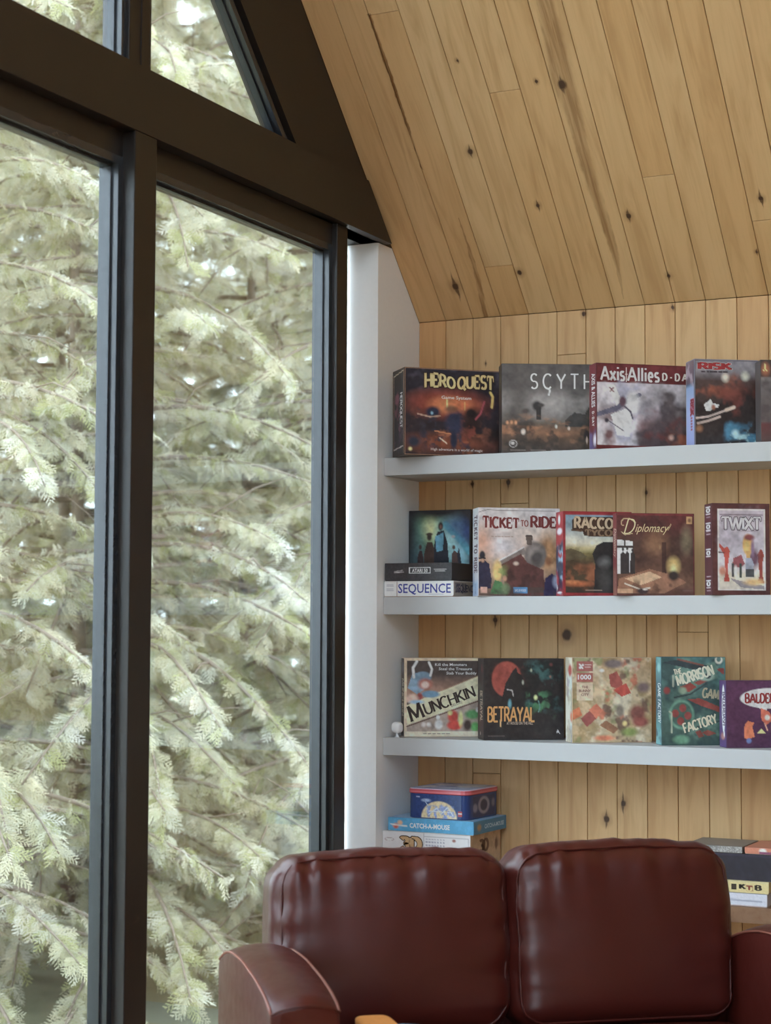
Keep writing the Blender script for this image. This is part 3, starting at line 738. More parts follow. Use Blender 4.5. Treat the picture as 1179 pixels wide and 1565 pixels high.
w, d, h = 0.219, 0.090, 0.281
f = Cv(*dims(w, h), n=100, bg=(52,44,44))
f.grad([(0,(118,116,122)),(0.12,(124,122,126)),(0.2,(88,80,82)),(0.24,(72,56,52)),(0.6,(54,46,44)),(1,(50,46,46))])
f.blot((140,74,48),3.5,0.48,41,0.9,0.15,(0,0.18,0.7,0.4)).blot((44,36,34),4,0.48,42,0.9,0.15,(0,0.3,1,1)).blot((104,52,42),4.5,0.55,43,0.8,0.12,(0.4,0.3,1,0.62))
f.ell(0.47,0.20,0.05,0.045,(215,180,160),0.6).ell(0.78,0.18,0.055,0.045,(225,195,165),0.6)
f.blot((60,120,146),5,0.42,44,0.95,0.15,(0.5,0.72,1,1)).blot((150,190,205),8,0.62,45,0.8,0.1,(0.5,0.74,0.97,1)).ell(0.74,0.97,0.06,0.05,(36,40,54),0.3).ell(0.62,0.85,0.05,0.04,(150,185,205),0.6)
f.poly([(0.13,0.52),(0.2,0.48),(0.24,0.45),(0.27,0.50),(0.37,0.52),(0.36,0.55),(0.28,0.56),(0.22,0.60),(0.17,0.60)],(196,190,186)).ell(0.28,0.55,0.03,0.03,(150,96,70),0.4)
f.line([(0.02,0.68),(0.2,0.66),(0.45,0.59),(0.6,0.55)],0.024,(176,160,150)).line([(0.04,0.74),(0.2,0.71),(0.38,0.66)],0.028,(168,150,138)).line([(0.48,0.58),(0.6,0.545)],0.04,(190,170,150)).line([(0.5,0.60),(0.6,0.575)],0.008,(60,44,40))
f.ell(0.06,0.80,0.05,0.04,(136,94,62),0.5).frame(0.004,(70,66,68))
f.text('RISK', 0.06, 0.105, 0.072, (150,38,40), font='serif', width=0.50, wt=0.30, serif=0.10, outline=((196,190,196),0.005))
for q, (a, b) in enumerate(((0.1,0.15),(0.19,0.21),(0.23,0.27),(0.29,0.34),(0.37,0.42),(0.44,0.5))): f.line([(a,0.135),(b,0.135)],0.016,(56,46,52))
l = Cv(*dims(d-0.006, h), n=90, bg=(128,142,180))
l.grad([(0,(104,86,96)),(0.25,(86,66,76)),(0.27,(62,84,110)),(0.31,(116,136,170)),(0.6,(136,148,184)),(1,(128,138,182))]).blot((150,130,140),6,0.55,47,0.9,0.1,(0,0,1,0.26)).blot((96,42,52),7,0.58,48,0.9,0.1,(0,0,1,0.26))
l.text('RISK', 0.55, 0.46, 0.12, (140,46,58), font='serif', width=0.18, rot=-90, wt=0.3, outline=((180,120,140),0.01)); 
for q in range(5): l.rect(0.55,0.66+q*0.033,0.8,0.68+q*0.033,(140,60,74))
game_box('board_game_box', 1.1062, 0.016, ZS1, 34.0, w, d, h, 'game box with pale blue spine and small red title on the top shelf', f, l, edge=(110,108,120), bev=0.004)

w, d, h = 0.28, 0.075, 0.264
f = Cv(*dims(w, h), n=60, bg=(78,70,68))
f.grad([(0,(70,56,46)),(0.2,(76,56,46)),(0.22,(120,116,112)),(0.27,(90,84,82)),(0.75,(84,74,72)),(0.78,(90,46,46)),(1,(78,60,56))]).blot((60,52,52),5,0.5,51,0.6)
f.ell(0.055,0.11,0.045,0.07,(150,86,48),0.5).ell(0.05,0.06,0.012,0.018,(220,200,110),0.4).poly([(0.025,0.14),(0.05,0.06),(0.075,0.14),(0.05,0.11)],(214,196,110))
f.blot((120,60,50),8,0.5,52,0.8,0.1,(0.02,0.76,0.3,0.88)).text('GAME',0.2,0.14,0.07,(200,190,150),font='serif',width=0.5) if False else None
game_box('board_game_box', 1.322, 0.020, ZS1, 28.0, w, d, h, 'grey game box with small yellow figure emblem, last on the top shelf', f, None, edge=(70,62,60))

# ---- second shelf ------------------------------------------------------------
# lying white box with blue title
w, d, h = 0.262, 0.272, 0.0535
f = Cv(*dims(w, h), n=120, bg=(196,198,204))
f.tex = 0.05; f.rect(0,0,0.18,1,(198,194,188)).rect(0.178,0,0.184,1,(120,70,66))
for q in (0.2,0.3,0.5,0.6): f.line([(0.03,q),(0.13,q)],0.045,(140,140,148))
f.line([(0.65,0.87),(0.86,0.87)],0.04,(150,152,165))
f.text('SEQUENCE', 0.20, 0.77, 0.62, (44,52,128), width=0.77, bold=0.012)
r = Cv(*dims(d, h), n=80, bg=(150,140,124))
r.rect(0.05,0.1,0.4,0.75,(90,84,88)).blot((160,150,136),8,0.5,60,0.9,0.1,(0.05,0.1,0.4,0.75)).text('SEQUENCE',0.08,0.7,0.5,(40,40,70),width=0.6,bold=0.02)
tp = Cv(*dims(w, d), n=20, bg=(150,150,165))
game_box('board_game_box', 0.0035, 0.001, ZS2, 0, w, d, h, 'flat white box with big blue lettering under a slim black box', f, None, r, edge=(190,190,192), lying=True, top=tp, traycol=(150,110,80))
# black slim box
w, d, h = 0.255, 0.185, 0.062
f = Cv(*dims(w, h), n=120, bg=(50,48,50)); f.blot((58,55,56),5,0.5,61,0.6)
f.put(((np.abs((f.v-0.42))<0.17) & (f.u>0.365) & (f.u<0.69))*1.0, (196,192,190)); f.put(((np.abs((f.v-0.42))<0.135) & (f.u>0.375) & (f.u<0.68))*1.0, (54,52,54))
f.text('ATARI 50', 0.41, 0.52, 0.20, (206,204,200), width=0.235, bold=0.02)
f.line([(0.14,0.47),(0.27,0.40)],0.04,(140,138,136)).line([(0.14,0.53),(0.28,0.50)],0.05,(150,148,146)).line([(0.74,0.36),(0.92,0.36)],0.045,(160,158,154)).line([(0.76,0.46),(0.9,0.46)],0.06,(150,148,144))
game_box('board_game_box', 0.0045, 0.002, ZS2+0.0540, 0, w, d, h, 'slim black box with white outlined logo lying on the flat white box', f, None, None, edge=(48,45,46), lying=True, traycol=(60,56,54))
# upright teal glow box behind them
w, d, h = 0.240, 0.075, 0.256
f = Cv(*dims(w, h), n=110, bg=(34,32,34))
f.grad([(0,(40,34,32)),(0.12,(36,36,42)),(0.5,(40,62,70)),(0.85,(52,80,82)),(1,(38,34,34))])
f.ell(0.40,0.30,0.24,0.24,(112,160,110),0.9,0.9).ell(0.36,0.26,0.1,0.13,(190,200,130),0.9,0.9).ell(0.66,0.42,0.16,0.35,(140,190,196),0.8,0.9).ell(0.86,0.70,0.10,0.3,(124,178,186),0.6,0.9)
f.line([(0.60,0.2),(0.85,0.42),(0.98,0.58)],0.10,(60,150,165),0.8).ell(0.75,0.20,0.14,0.12,(36,70,120),0.8,0.8).ell(0.92,0.34,0.12,0.14,(36,56,110),0.8,0.8).ell(0.12,0.55,0.12,0.3,(66,104,110),0.9,0.7)
f.ell(0.5,0.0,0.6,0.12,(34,30,32),0.6).ell(0.0,0.3,0.1,0.5,(34,32,34),0.8)
f.poly([(0.13,1),(0.14,0.66),(0.17,0.56),(0.21,0.56),(0.24,0.66),(0.25,1)],(58,42,42)).ell(0.185,0.51,0.025,0.035,(60,46,44),0.3)
f.poly([(0.24,1),(0.25,0.60),(0.30,0.44),(0.38,0.44),(0.44,0.60),(0.45,1)],(66,48,40)).ell(0.335,0.37,0.04,0.055,(52,42,36),0.3).ell(0.335,0.33,0.055,0.02,(60,50,40),0.3)
f.poly([(0.41,0.62),(0.42,0.42),(0.47,0.30),(0.57,0.28),(0.63,0.45),(0.66,0.75),(0.64,1),(0.42,1)],(38,40,48)).poly([(0.43,0.36),(0.5,0.34),(0.57,0.30),(0.56,0.56),(0.45,0.58)],(80,140,160)).ell(0.52,0.22,0.04,0.06,(42,36,36),0.3).ell(0.52,0.23,0.02,0.03,(120,80,66),0.4)
f.poly([(0.70,1),(0.70,0.62),(0.74,0.56),(0.80,0.60),(0.84,0.8),(0.83,1)],(74,52,46)).ell(0.735,0.52,0.025,0.03,(80,60,50),0.3).poly([(0.79,0.62),(0.82,0.52),(0.86,0.75),(0.83,0.85)],(40,40,50)).ell(0.725,0.37,0.03,0.02,(150,150,150),0.4)
f.poly([(0.9,1),(0.9,0.88),(0.93,0.8),(0.96,0.86),(0.96,1)],(44,90,100)).ell(0.56,0.86,0.03,0.05,(160,195,195),0.4).line([(0.78,0.9),(0.80,1)],0.03,(170,150,120)).frame(0.012,(34,32,34))
for q in range(6): f.line([(0.40+q*0.03,0.075),(0.415+q*0.03,0.075)],0.008,(70,62,60))
game_box('board_game_box', 0.005, 0.195, ZS2+0.0540, 0, w, d, h, 'dark box with silhouetted figures in a teal glow, standing behind the slim black box', f, None, edge=(36,32,32))

w, d, h = 0.2845, 0.089, 0.2998
f = Cv(*dims(w, h), n=115, bg=(176,162,146))
f.grad([(0,(176,170,166)),(0.2,(180,172,166)),(0.35,(176,150,130)),(0.6,(170,140,112)),(1,(96,74,64))])
f.ell(0.30,0.42,0.20,0.14,(186,182,182),0.7,0.9).ell(0.05,0.38,0.10,0.16,(180,128,96),0.8,0.8).ell(0.75,0.30,0.3,0.1,(186,172,156),0.8,0.8).ell(0.86,0.50,0.12,0.22,(160,112,58),0.5,0.9).blot((120,84,52),7,0.55,71,0.7,0.1,(0.74,0.36,1,0.75))
f.poly([(0.26,0.60),(0.40,0.52),(0.56,0.44),(0.58,0.52),(0.40,0.58),(0.28,0.64)],(112,100,92)).line([(0.25,0.60),(0.45,0.50),(0.56,0.44)],0.014,(190,184,178))
f.ell(0.70,0.54,0.14,0.16,(92,84,78),0.12).ell(0.68,0.50,0.10,0.10,(126,116,108),0.6,0.8).ell(0.72,0.57,0.07,0.08,(72,66,62),0.3).poly([(0.575,0.31),(0.67,0.31),(0.65,0.42),(0.60,0.42)],(84,72,64)).rect(0.58,0.30,0.66,0.32,(60,52,46))
f.poly([(0.28,0.64),(0.52,0.52),(0.60,0.62),(0.80,0.70),(0.82,1),(0.34,1)],(88,52,46)).blot((64,42,38),6,0.5,72,0.8,0.12,(0.3,0.65,0.82,1)).ell(0.46,0.63,0.03,0.02,(190,170,150),0.5).rect(0.36,0.90,0.80,0.96,(76,58,50))
f.poly([(0.0,0.62),(0.06,0.58),(0.13,0.64),(0.16,0.82),(0.15,0.92),(0.0,0.92)],(44,42,62)).ell(0.045,0.54,0.035,0.05,(44,42,48),0.2).rect(0.0,0.565,0.09,0.585,(40,38,44)).ell(0.05,0.60,0.02,0.02,(180,140,110),0.4)
f.ell(0.23,0.72,0.055,0.12,(196,162,84),0.3).blot((120,140,70),10,0.5,73,0.8,0.1,(0.17,0.62,0.3,0.85)).poly([(0.14,0.98),(0.2,0.82),(0.28,0.84),(0.36,0.98)],(70,120,70)).ell(0.32,0.80,0.025,0.03,(176,128,98),0.4).ell(0.33,0.92,0.05,0.06,(104,126,84),0.4)
f.poly([(0.80,1),(0.82,0.80),(0.9,0.74),(0.97,0.78),(1,0.82),(1,1)],(52,44,74)).ell(0.965,0.83,0.05,0.07,(140,146,170),0.4).ell(0.86,0.60,0.04,0.05,(120,76,44),0.4)
f.rect(0.43,0.90,0.60,0.97,(70,128,170)).text('DAYS OF WONDER',0.445,0.95,0.028,(210,220,230),width=0.14,bold=0.01).rect(0.02,0.90,0.11,0.97,(196,150,130))
f.blot((70,60,54),10,0.5,74,0.8,0.1,(0,0.965,1,1)).line([(0.0,0.05),(0.1,0.02),(0.5,0.03),(0.95,0.03)],0.008,(110,100,94))
for q in range(7): f.line([(0.16+q*0.04,0.325),(0.185+q*0.04,0.325)],0.008,(150,120,100))
f.text('TICKET', 0.055, 0.225, 0.118, (112,44,40), font='serif', width=0.44, wt=0.24, serif=0.12, taper=(1.08,0.9))
f.text('TO', 0.52, 0.205, 0.068, (120,60,54), font='serif', width=0.09, wt=0.22, serif=0.10)
f.text('RIDE', 0.645, 0.215, 0.115, (108,42,38), font='serif', width=0.31, wt=0.24, serif=0.12, taper=(1.1,1.0))
l = Cv(*dims(d-0.006, h), n=90, bg=(186,188,196))
l.grad([(0,(190,192,200)),(0.8,(182,182,194)),(0.86,(146,170,190)),(1,(150,164,186))]).blot((120,140,165),6,0.55,75,0.6,0.1,(0,0.1,0.35,1))
l.text('TICKET TO RIDE', 0.30, 0.085, 0.15, (92,62,76), font='serif', width=0.65, rot=-90, wt=0.26, space=0.3); l.text('DAYS OF WONDER',0.45,0.86,0.06,(70,100,140),width=0.12,rot=-90)
game_box('board_game_box', 0.3664, -0.0209, ZS2, 35.9, w, d, h, 'cream game box with a steam train picture and dark red title', f, l, edge=(176,172,170))

w, d, h = 0.236, 0.094, 0.2802
f = Cv(*dims(w, h), n=110, bg=(110,100,80))
f.grad([(0,(140,30,34)),(0.035,(140,30,34)),(0.04,(106,136,150)),(0.18,(130,150,156)),(0.38,(190,186,160)),(0.43,(176,164,110)),(0.5,(110,98,52)),(0.62,(74,58,40)),(0.8,(70,58,40)),(1,(52,40,34))])
f.blot((60,46,34),4,0.48,81,0.85,0.15,(0,0.46,1,1)).poly([(0,0.47),(0.1,0.44),(0.25,0.48),(0.35,0.54),(0,0.6)],(84,74,50)).ell(0.2,0.86,0.18,0.03,(176,92,40),0.6).ell(0.1,0.84,0.1,0.02,(196,120,60),0.6).blot((150,84,44),6,0.56,82,0.7,0.12,(0,0.68,0.6,0.9)).blot((84,96,50),5,0.55,83,0.7,0.12,(0,0.44,0.6,0.75))
f.poly([(0.44,1),(0.46,0.62),(0.42,0.5),(0.48,0.40),(0.58,0.36),(0.9,0.36),(1,1)],(46,42,40)).ell(0.60,0.60,0.08,0.06,(100,98,94),0.6).ell(0.62,0.80,0.1,0.12,(66,62,58),0.6)
f.poly([(0.12,0.10),(0.2,0.06),(1,0.06),(1,0.30),(0.3,0.29),(0.28,0.23),(0.13,0.22)],(66,44,30)).line([(0.12,0.22),(0.26,0.23)],0.02,(90,62,40))
f.rect(0,0,0.03,1,(140,34,36)).rect(0,0.97,1,1,(132,32,34)).rect(0.97,0,1,1,(132,32,34))
f.text('RACCOON', 0.16, 0.195, 0.105, (180,156,120), font='serif', width=0.80, wt=0.26, serif=0.1, taper=(1.25,1.0))
f.text('TYCOON', 0.32, 0.285, 0.07, (126,100,72), font='serif', width=0.6, wt=0.26, serif=0.1)
for q in range(5): f.line([(0.32+q*0.05,0.935),(0.36+q*0.05,0.935)],0.008,(150,130,110))
l = Cv(*dims(d-0.006, h), n=90, bg=(150,32,38))
l.ell(0.45,0.09,0.16,0.055,(214,206,206),0.3).ell(0.5,0.23,0.36,0.04,(214,180,196),0.3).blot((120,160,180),5,0.42,86,0.95,0.1,(0.05,0.37,0.95,0.97)).blot((40,40,60),7,0.48,87,0.9,0.1,(0.0,0.37,1,0.97)).blot((210,220,228),9,0.62,88,0.9,0.08,(0.1,0.4,0.9,0.97)).ell(0.5,0.965,0.34,0.012,(190,186,186),0.3)
game_box('board_game_box', 0.6678, -0.0127, ZS2, 36.0, w, d, h, 'red edged game box of a countryside scene beside the steam train box', f, l, edge=(128,30,34))

w, d, h = 0.2585, 0.057, 0.2680
f = Cv(*dims(w, h), n=110, bg=(84,58,46))
f.grad([(0,(92,40,38)),(0.2,(86,46,40)),(0.35,(76,52,42)),(0.7,(92,62,46)),(0.85,(110,76,54)),(1,(84,50,42))])
f.blot((60,40,34),4,0.48,91,0.8,0.2).ell(0.5,0.36,0.12,0.12,(140,98,62),0.8,0.7).blot((150,116,76),7,0.6,92,0.7,0.1,(0.4,0.25,0.66,0.6)).ell(0.90,0.32,0.06,0.14,(124,110,80),0.7,0.8).rect(0.58,0.35,0.64,0.8,(58,36,32),0.8)
f.poly([(0.0,0.32),(0.20,0.34),(0.23,0.72),(0.0,0.74)],(196,192,186)).rect(0,0.395,0.21,0.42,(60,48,44)).rect(0.085,0.32,0.11,0.4,(60,48,44))
for (a, b) in ((0.075,0.44),(0.13,0.43),(0.20,0.45)):
    f.ell(a,b,0.014,0.022,(50,44,42),0.2).poly([(a-0.035,0.74),(a-0.028,0.5),(a,0.46),(a+0.028,0.5),(a+0.03,0.74)],(52,46,44))
f.poly([(0.02,0.80),(0.42,0.68),(0.75,0.76),(0.9,0.84),(0.6,0.98),(0.0,0.98)],(140,96,68)).poly([(0.1,0.80),(0.42,0.71),(0.58,0.78),(0.3,0.88)],(186,152,112)).blot((90,60,44),8,0.55,93,0.7,0.1,(0.0,0.78,0.9,1)).line([(0.1,0.86),(0.3,0.93),(0.42,0.91)],0.018,(200,180,160)).ell(0.33,0.95,0.08,0.035,(58,44,44),0.3).ell(0.36,0.93,0.03,0.012,(190,180,170),0.4)
f.ell(0.73,0.64,0.07,0.09,(206,164,84),0.6).ell(0.73,0.68,0.035,0.05,(230,200,120),0.6).ell(0.73,0.76,0.07,0.06,(56,44,40),0.3).rect(0.9,0.035,0.98,0.125,(180,136,80)).ell(0.94,0.08,0.02,0.025,(120,80,50),0.4)
f.rect(0.84,0.93,1,0.95,(100,70,60)).rect(0,0,1,0.02,(110,40,40)).rect(0.985,0,1,1,(96,40,38)).rect(0,0.92,0.2,0.98,(190,150,110),0.7)
f.text('D', 0.085, 0.245, 0.175, (204,182,130), font='stroke', width=0.12, wt=0.09, shear=0.30)
f.text('iplomacy', 0.235, 0.225, 0.11, (200,176,122), width=0.44, shear=0.42, bold=0.0, taper=(0.9,0.95))
f.line([(0.055,0.10),(0.085,0.065),(0.16,0.06),(0.24,0.11)],0.010,(196,172,120)).line([(0.06,0.23),(0.1,0.26),(0.2,0.245)],0.010,(196,172,120)).line([(0.66,0.2),(0.70,0.13)],0.008,(190,160,110)).line([(0.055,0.10),(0.06,0.14),(0.09,0.15)],0.008,(190,166,116))
l = Cv(*dims(d-0.006, h), n=90, bg=(104,38,38))
l.grad([(0,(112,42,42)),(0.65,(100,36,36)),(0.7,(110,66,56)),(1,(120,70,56))]).blot((170,120,90),6,0.58,96,0.8,0.1,(0,0.66,1,1))
l.text('Diplomacy', 0.35, 0.18, 0.12, (186,164,140), width=0.36, rot=-90, shear=0.3)
game_box('board_game_box', 0.8589, -0.0316, ZS2, 32.0, w, d, h, 'brown game box of a firelit study with gold script title', f, l, edge=(92,38,36))

w, d, h = 0.191, 0.081, 0.292
f = Cv(*dims(w, h), n=115, bg=(84,48,46))
iu, iv, ju, jv = 0.09, 0.055, 0.92, 0.955
f.rect(iu,iv,ju,jv,(196,186,178)); f.grad([(0,(168,160,166)),(0.1,(170,160,166)),(0.55,(172,168,174)),(0.72,(186,180,178)),(0.78,(196,184,160)),(1,(176,170,160))],u0=iu+0.02,u1=ju-0.02,v0=iv+0.015,v1=jv-0.015)
f.blot((146,138,148),4,0.52,101,0.6,0.15,(iu+.02,iv+.015,ju-.02,0.5))
f.poly([(0.11,0.43),(0.20,0.49),(0.26,0.47),(0.30,0.52),(0.27,0.66),(0.27,0.78),(0.30,0.86),(0.19,0.86),(0.22,0.74),(0.20,0.56),(0.11,0.47)],(168,66,52)).line([(0.11,0.535),(0.2,0.54)],0.012,(80,60,56))
f.poly([(0.78,0.56),(0.83,0.50),(0.86,0.50),(0.9,0.56),(0.87,0.66),(0.87,0.78),(0.90,0.87),(0.78,0.87),(0.82,0.78),(0.80,0.66)],(140,60,46)).ell(0.72,0.6,0.09,0.10,(100,70,84),0.4)
f.ell(0.62,0.45,0.095,0.115,(196,150,70),0.12).ell(0.64,0.37,0.09,0.035,(120,60,60),0.3).ell(0.60,0.47,0.05,0.06,(206,166,84),0.5).rect(0.585,0.52,0.66,0.60,(180,140,70)).poly([(0.57,0.60),(0.68,0.60),(0.72,0.66),(0.70,0.78),(0.58,0.78)],(140,146,160)).rect(0.58,0.72,0.72,0.80,(70,74,76)).ell(0.70,0.49,0.03,0.10,(120,96,120),0.5)
f.poly([(0.36,0.60),(0.50,0.56),(0.56,0.66),(0.50,0.70),(0.34,0.70)],(140,76,80)).rect(0.33,0.66,0.365,0.80,(70,70,70)).rect(0.47,0.66,0.51,0.81,(64,72,64)).ell(0.40,0.73,0.03,0.05,(206,196,180),0.4).ell(0.17,0.74,0.06,0.05,(176,116,90),0.4).poly([(0.3,0.82),(0.7,0.88),(0.9,0.9),(0.9,0.94),(0.5,0.92)],(130,124,126)).ell(0.72,0.86,0.16,0.035,(200,160,96),0.5)
f.text('TWIXT', 0.165, 0.285, 0.135, (196,186,190), font='serif', width=0.68, wt=0.20, serif=0.09, outline=((88,70,84),0.008), space=0.06)
f.line([(0.14,0.12),(0.88,0.12)],0.012,(110,90,100)).line([(0.45,0.3),(0.8,0.3)],0.008,(120,100,108))
l = Cv(*dims(d-0.006, h), n=90, bg=(80,40,44))
l.blot((90,46,54),4,0.5,105,0.5)
for v0 in (0.02,0.20,0.49,0.83):
    l.ell(0.5,v0+0.05,0.28,0.026,(200,190,190),0.15).ell(0.5,v0+0.05,0.12,0.016,(90,60,62),0.2)
    l.line([(0.2,v0+0.012),(0.8,v0+0.012)],0.012,(196,186,186)).line([(0.2,v0+0.088),(0.8,v0+0.088)],0.010,(190,180,180))
for v0 in (0.14,0.30,0.33,0.80,0.96): l.line([(0.25,v0),(0.8,v0)],0.010,(160,140,144))
game_box('board_game_box', 1.1732, -0.0234, ZS2, 33.9, w, d, h, 'narrow dark maroon box with pale framed picture panel on the second shelf', f, l, edge=(80,44,42))

# ---- third shelf -------------------------------------------------------------
w, d, h = 0.2695, 0.0765, 0.2720
f = Cv(*dims(w, h), n=120, bg=(196,170,136))
f.rect(0.03,0.03,0.985,0.94,(74,60,52)).grad([(0,(66,54,48)),(0.2,(72,60,54)),(0.45,(150,112,88)),(0.6,(170,130,104))],u0=0.03,u1=0.985,v0=0.03,v1=0.56)
f.poly([(0.03,0.60),(0.985,0.22),(0.985,0.56),(0.03,0.88)],(206,184,146)).poly([(0.03,0.86),(0.985,0.53),(0.985,0.94),(0.03,0.94)],(150,132,116)).line([(0.03,0.875),(0.985,0.545)],0.014,(84,56,40)).line([(0.48,0.42),(0.985,0.22)],0.010,(160,130,96))
# plain cloaked figure shapes in blue, generic
f.poly([(0.04,0.38),(0.10,0.20),(0.20,0.18),(0.26,0.40),(0.16,0.46)],(110,140,158)).ell(0.24,0.24,0.11,0.07,(96,124,142),0.15).ell(0.27,0.33,0.09,0.07,(160,92,72),0.3).ell(0.27,0.34,0.05,0.045,(196,170,156),0.3).line([(0.12,0.24),(0.11,0.12),(0.16,0.04)],0.035,(206,200,194)).line([(0.34,0.22),(0.36,0.14),(0.32,0.05)],0.03,(206,200,194)).ell(0.34,0.46,0.12,0.045,(88,128,152),0.2).ell(0.20,0.49,0.035,0.04,(150,56,54),0.3).ell(0.10,0.52,0.08,0.06,(190,160,140),0.3).ell(0.16,0.56,0.09,0.025,(130,165,182),0.4)
f.ell(0.66,0.86,0.10,0.06,(182,52,36),0.2).ell(0.64,0.75,0.07,0.08,(176,52,36),0.25).ell(0.74,0.78,0.03,0.09,(214,190,110),0.4).ell(0.60,0.70,0.03,0.03,(210,184,104),0.4).ell(0.90,0.72,0.10,0.06,(70,130,72),0.3).ell(0.93,0.88,0.06,0.06,(78,150,70),0.3).ell(0.83,0.86,0.05,0.07,(70,54,46),0.3).ell(0.96,0.66,0.02,0.03,(206,216,200),0.4)
f.ell(0.45,0.85,0.05,0.06,(190,190,188),0.3).ell(0.44,0.76,0.025,0.03,(214,212,208),0.3).ell(0.32,0.85,0.03,0.03,(190,184,176),0.4).ell(0.25,0.85,0.03,0.03,(184,178,170),0.4).blot((96,84,74),10,0.55,111,0.7,0.1,(0.04,0.8,0.42,0.94)).rect(0,0.94,1,1,(198,180,152)).frame(0.008,(200,178,148))
for q in range(6): f.line([(0.25+q*0.06,0.965),(0.29+q*0.06,0.965)],0.010,(90,76,66))
f.text('M', 0.09, 0.815, 0.20, (52,38,32), font='serif', width=0.19, rot=20.5, wt=0.17, serif=0.10); f.text('UNCHKIN', 0.285, 0.725, 0.145, (52,38,32), font='serif', width=0.70, rot=20.5, wt=0.17, serif=0.10, taper=(1.0,0.95), space=0.08)
f.text('Kill the Monsters', 0.40, 0.095, 0.035, (214,206,190), width=0.42, bold=0.01); f.text('Steal the Treasure', 0.45, 0.15, 0.035, (206,198,182), width=0.44, bold=0.01); f.text('Stab Your Buddy', 0.55, 0.205, 0.035, (206,198,182), width=0.40, bold=0.01); f.text('DELUXE', 0.62, 0.625, 0.032, (90,70,54), width=0.15, rot=20)
l = Cv(*dims(d-0.006, h), n=90, bg=(72,58,50))
l.ell(0.5,0.12,0.3,0.07,(110,110,120),0.4).text('MUNCHKIN', 0.32, 0.26, 0.14, (196,180,150), font='serif', width=0.48, rot=-90, wt=0.2)
game_box('board_game_box', 0.0535, 0.059, ZS3, 33.1, w, d, h, 'tan and brown card game box with slanted title band, leftmost on the third shelf', f, l, edge=(190,168,138))

w, d, h = 0.2797, 0.0960, 0.2739
f = Cv(*dims(w, h), n=115, bg=(44,38,36))
f.blot((50,46,44),3,0.5,121,0.6).ell(0.28,0.25,0.185,0.22,(150,66,50),0.05).blot((110,48,40),5,0.5,122,0.6,0.15,(0.1,0.03,0.47,0.46)).poly([(0.22,0.50),(0.27,0.30),(0.36,0.14),(0.40,0.10),(0.42,0.17),(0.47,0.2),(0.6,0.5),(0.6,0.6),(0.2,0.6)],(42,38,36))
f.blot((52,92,88),6,0.5,123,0.8,0.15,(0.52,0.06,0.92,0.62)).blot((34,34,32),8,0.5,124,0.9,0.12,(0.5,0.05,0.95,0.62)).ell(0.59,0.14,0.012,0.02,(150,160,130),0.5).ell(0.485,0.29,0.012,0.026,(150,150,130),0.5).ell(0.83,0.22,0.012,0.016,(130,90,76),0.5).ell(0.645,0.48,0.022,0.03,(176,190,120),0.4).blot((70,130,84),7,0.55,125,0.8,0.1,(0.56,0.42,0.8,0.66)).ell(0.32,0.56,0.02,0.05,(90,150,160),0.5).line([(0.29,0.38),(0.35,0.39),(0.365,0.46)],0.014,(150,146,140)).line([(0.68,0.52),(0.70,0.6),(0.68,0.66)],0.012,(84,130,120)).ell(0.84,0.07,0.02,0.02,(96,50,46),0.5)
f.poly([(0.90,0.93),(0.925,0.875),(0.95,0.93),(0.925,0.915)],(206,200,190)).frame(0.003,(52,44,42))
for q in range(6): f.line([(0.05+q*0.035,0.955),(0.075+q*0.035,0.955)],0.007,(96,84,78))
f.text('BETRAYAL', 0.045, 0.775, 0.175, (190,136,62), font='stroke', width=0.585, wt=0.20, space=0.10)
f.text('AT HOUSE ON THE HILL', 0.28, 0.815, 0.036, (170,150,130), width=0.33, bold=0.01); f.line([(0.205,0.76),(0.205,0.835)],0.015,(190,150,90))
l = Cv(*dims(d-0.006, h), n=90, bg=(52,44,42))
l.blot((90,42,40),4,0.55,127,0.7,0.15).text('BETRAYAL', 0.42, 0.40, 0.13, (170,150,126), font='stroke', width=0.38, rot=-90, wt=0.2).ell(0.45,0.93,0.05,0.02,(190,180,170),0.3).ell(0.7,0.12,0.06,0.05,(120,50,48),0.5)
game_box('board_game_box', 0.3694, 0.0203, ZS3, 35.6, w, d, h, 'near-black game box with a red moon and orange title', f, l, edge=(46,40,38))

w, d, h = 0.2737, 0.0850, 0.2809
f = Cv(*dims(w, h), n=110, bg=(176,152,108))
f.grad([(0,(160,128,86)),(0.4,(180,158,118)),(1,(168,146,104))]).blot((190,180,150),5,0.52,131,0.8,0.15).blot((140,116,70),6,0.55,132,0.8,0.12).blot((120,126,78),5,0.62,133,0.8,0.1).blot((104,74,62),5,0.64,134,0.85,0.08).blot((176,96,64),5,0.66,135,0.9,0.08)
f.ell(0.52,0.07,0.12,0.05,(110,96,92),0.3).poly([(0.46,0.2),(0.56,0.16),(0.64,0.30),(0.60,0.38),(0.48,0.34)],(150,72,60)).poly([(0.52,0.38),(0.68,0.30),(0.74,0.42),(0.62,0.46)],(172,64,48)).poly([(0.1,0.72),(0.24,0.60),(0.30,0.72),(0.18,0.82)],(140,72,64)).poly([(0.2,0.62),(0.30,0.54),(0.38,0.62),(0.30,0.72)],(190,104,72)).poly([(0.0,0.62),(0.08,0.58),(0.12,0.68),(0.0,0.74)],(196,106,60)).ell(0.82,0.66,0.10,0.10,(124,72,60),0.3).ell(0.86,0.76,0.10,0.06,(136,70,58),0.3).ell(0.9,0.35,0.08,0.06,(112,92,88),0.4).poly([(0.34,0.80),(0.42,0.74),(0.58,0.84),(0.52,0.90)],(140,96,64)).ell(0.72,0.88,0.10,0.05,(120,134,62),0.4).ell(0.60,0.63,0.05,0.07,(124,112,96),0.3).ell(0.4,0.95,0.12,0.03,(188,104,66),0.4).ell(0.37,0.15,0.03,0.02,(206,196,180),0.4).ell(0.66,0.78,0.03,0.03,(210,170,96),0.4)
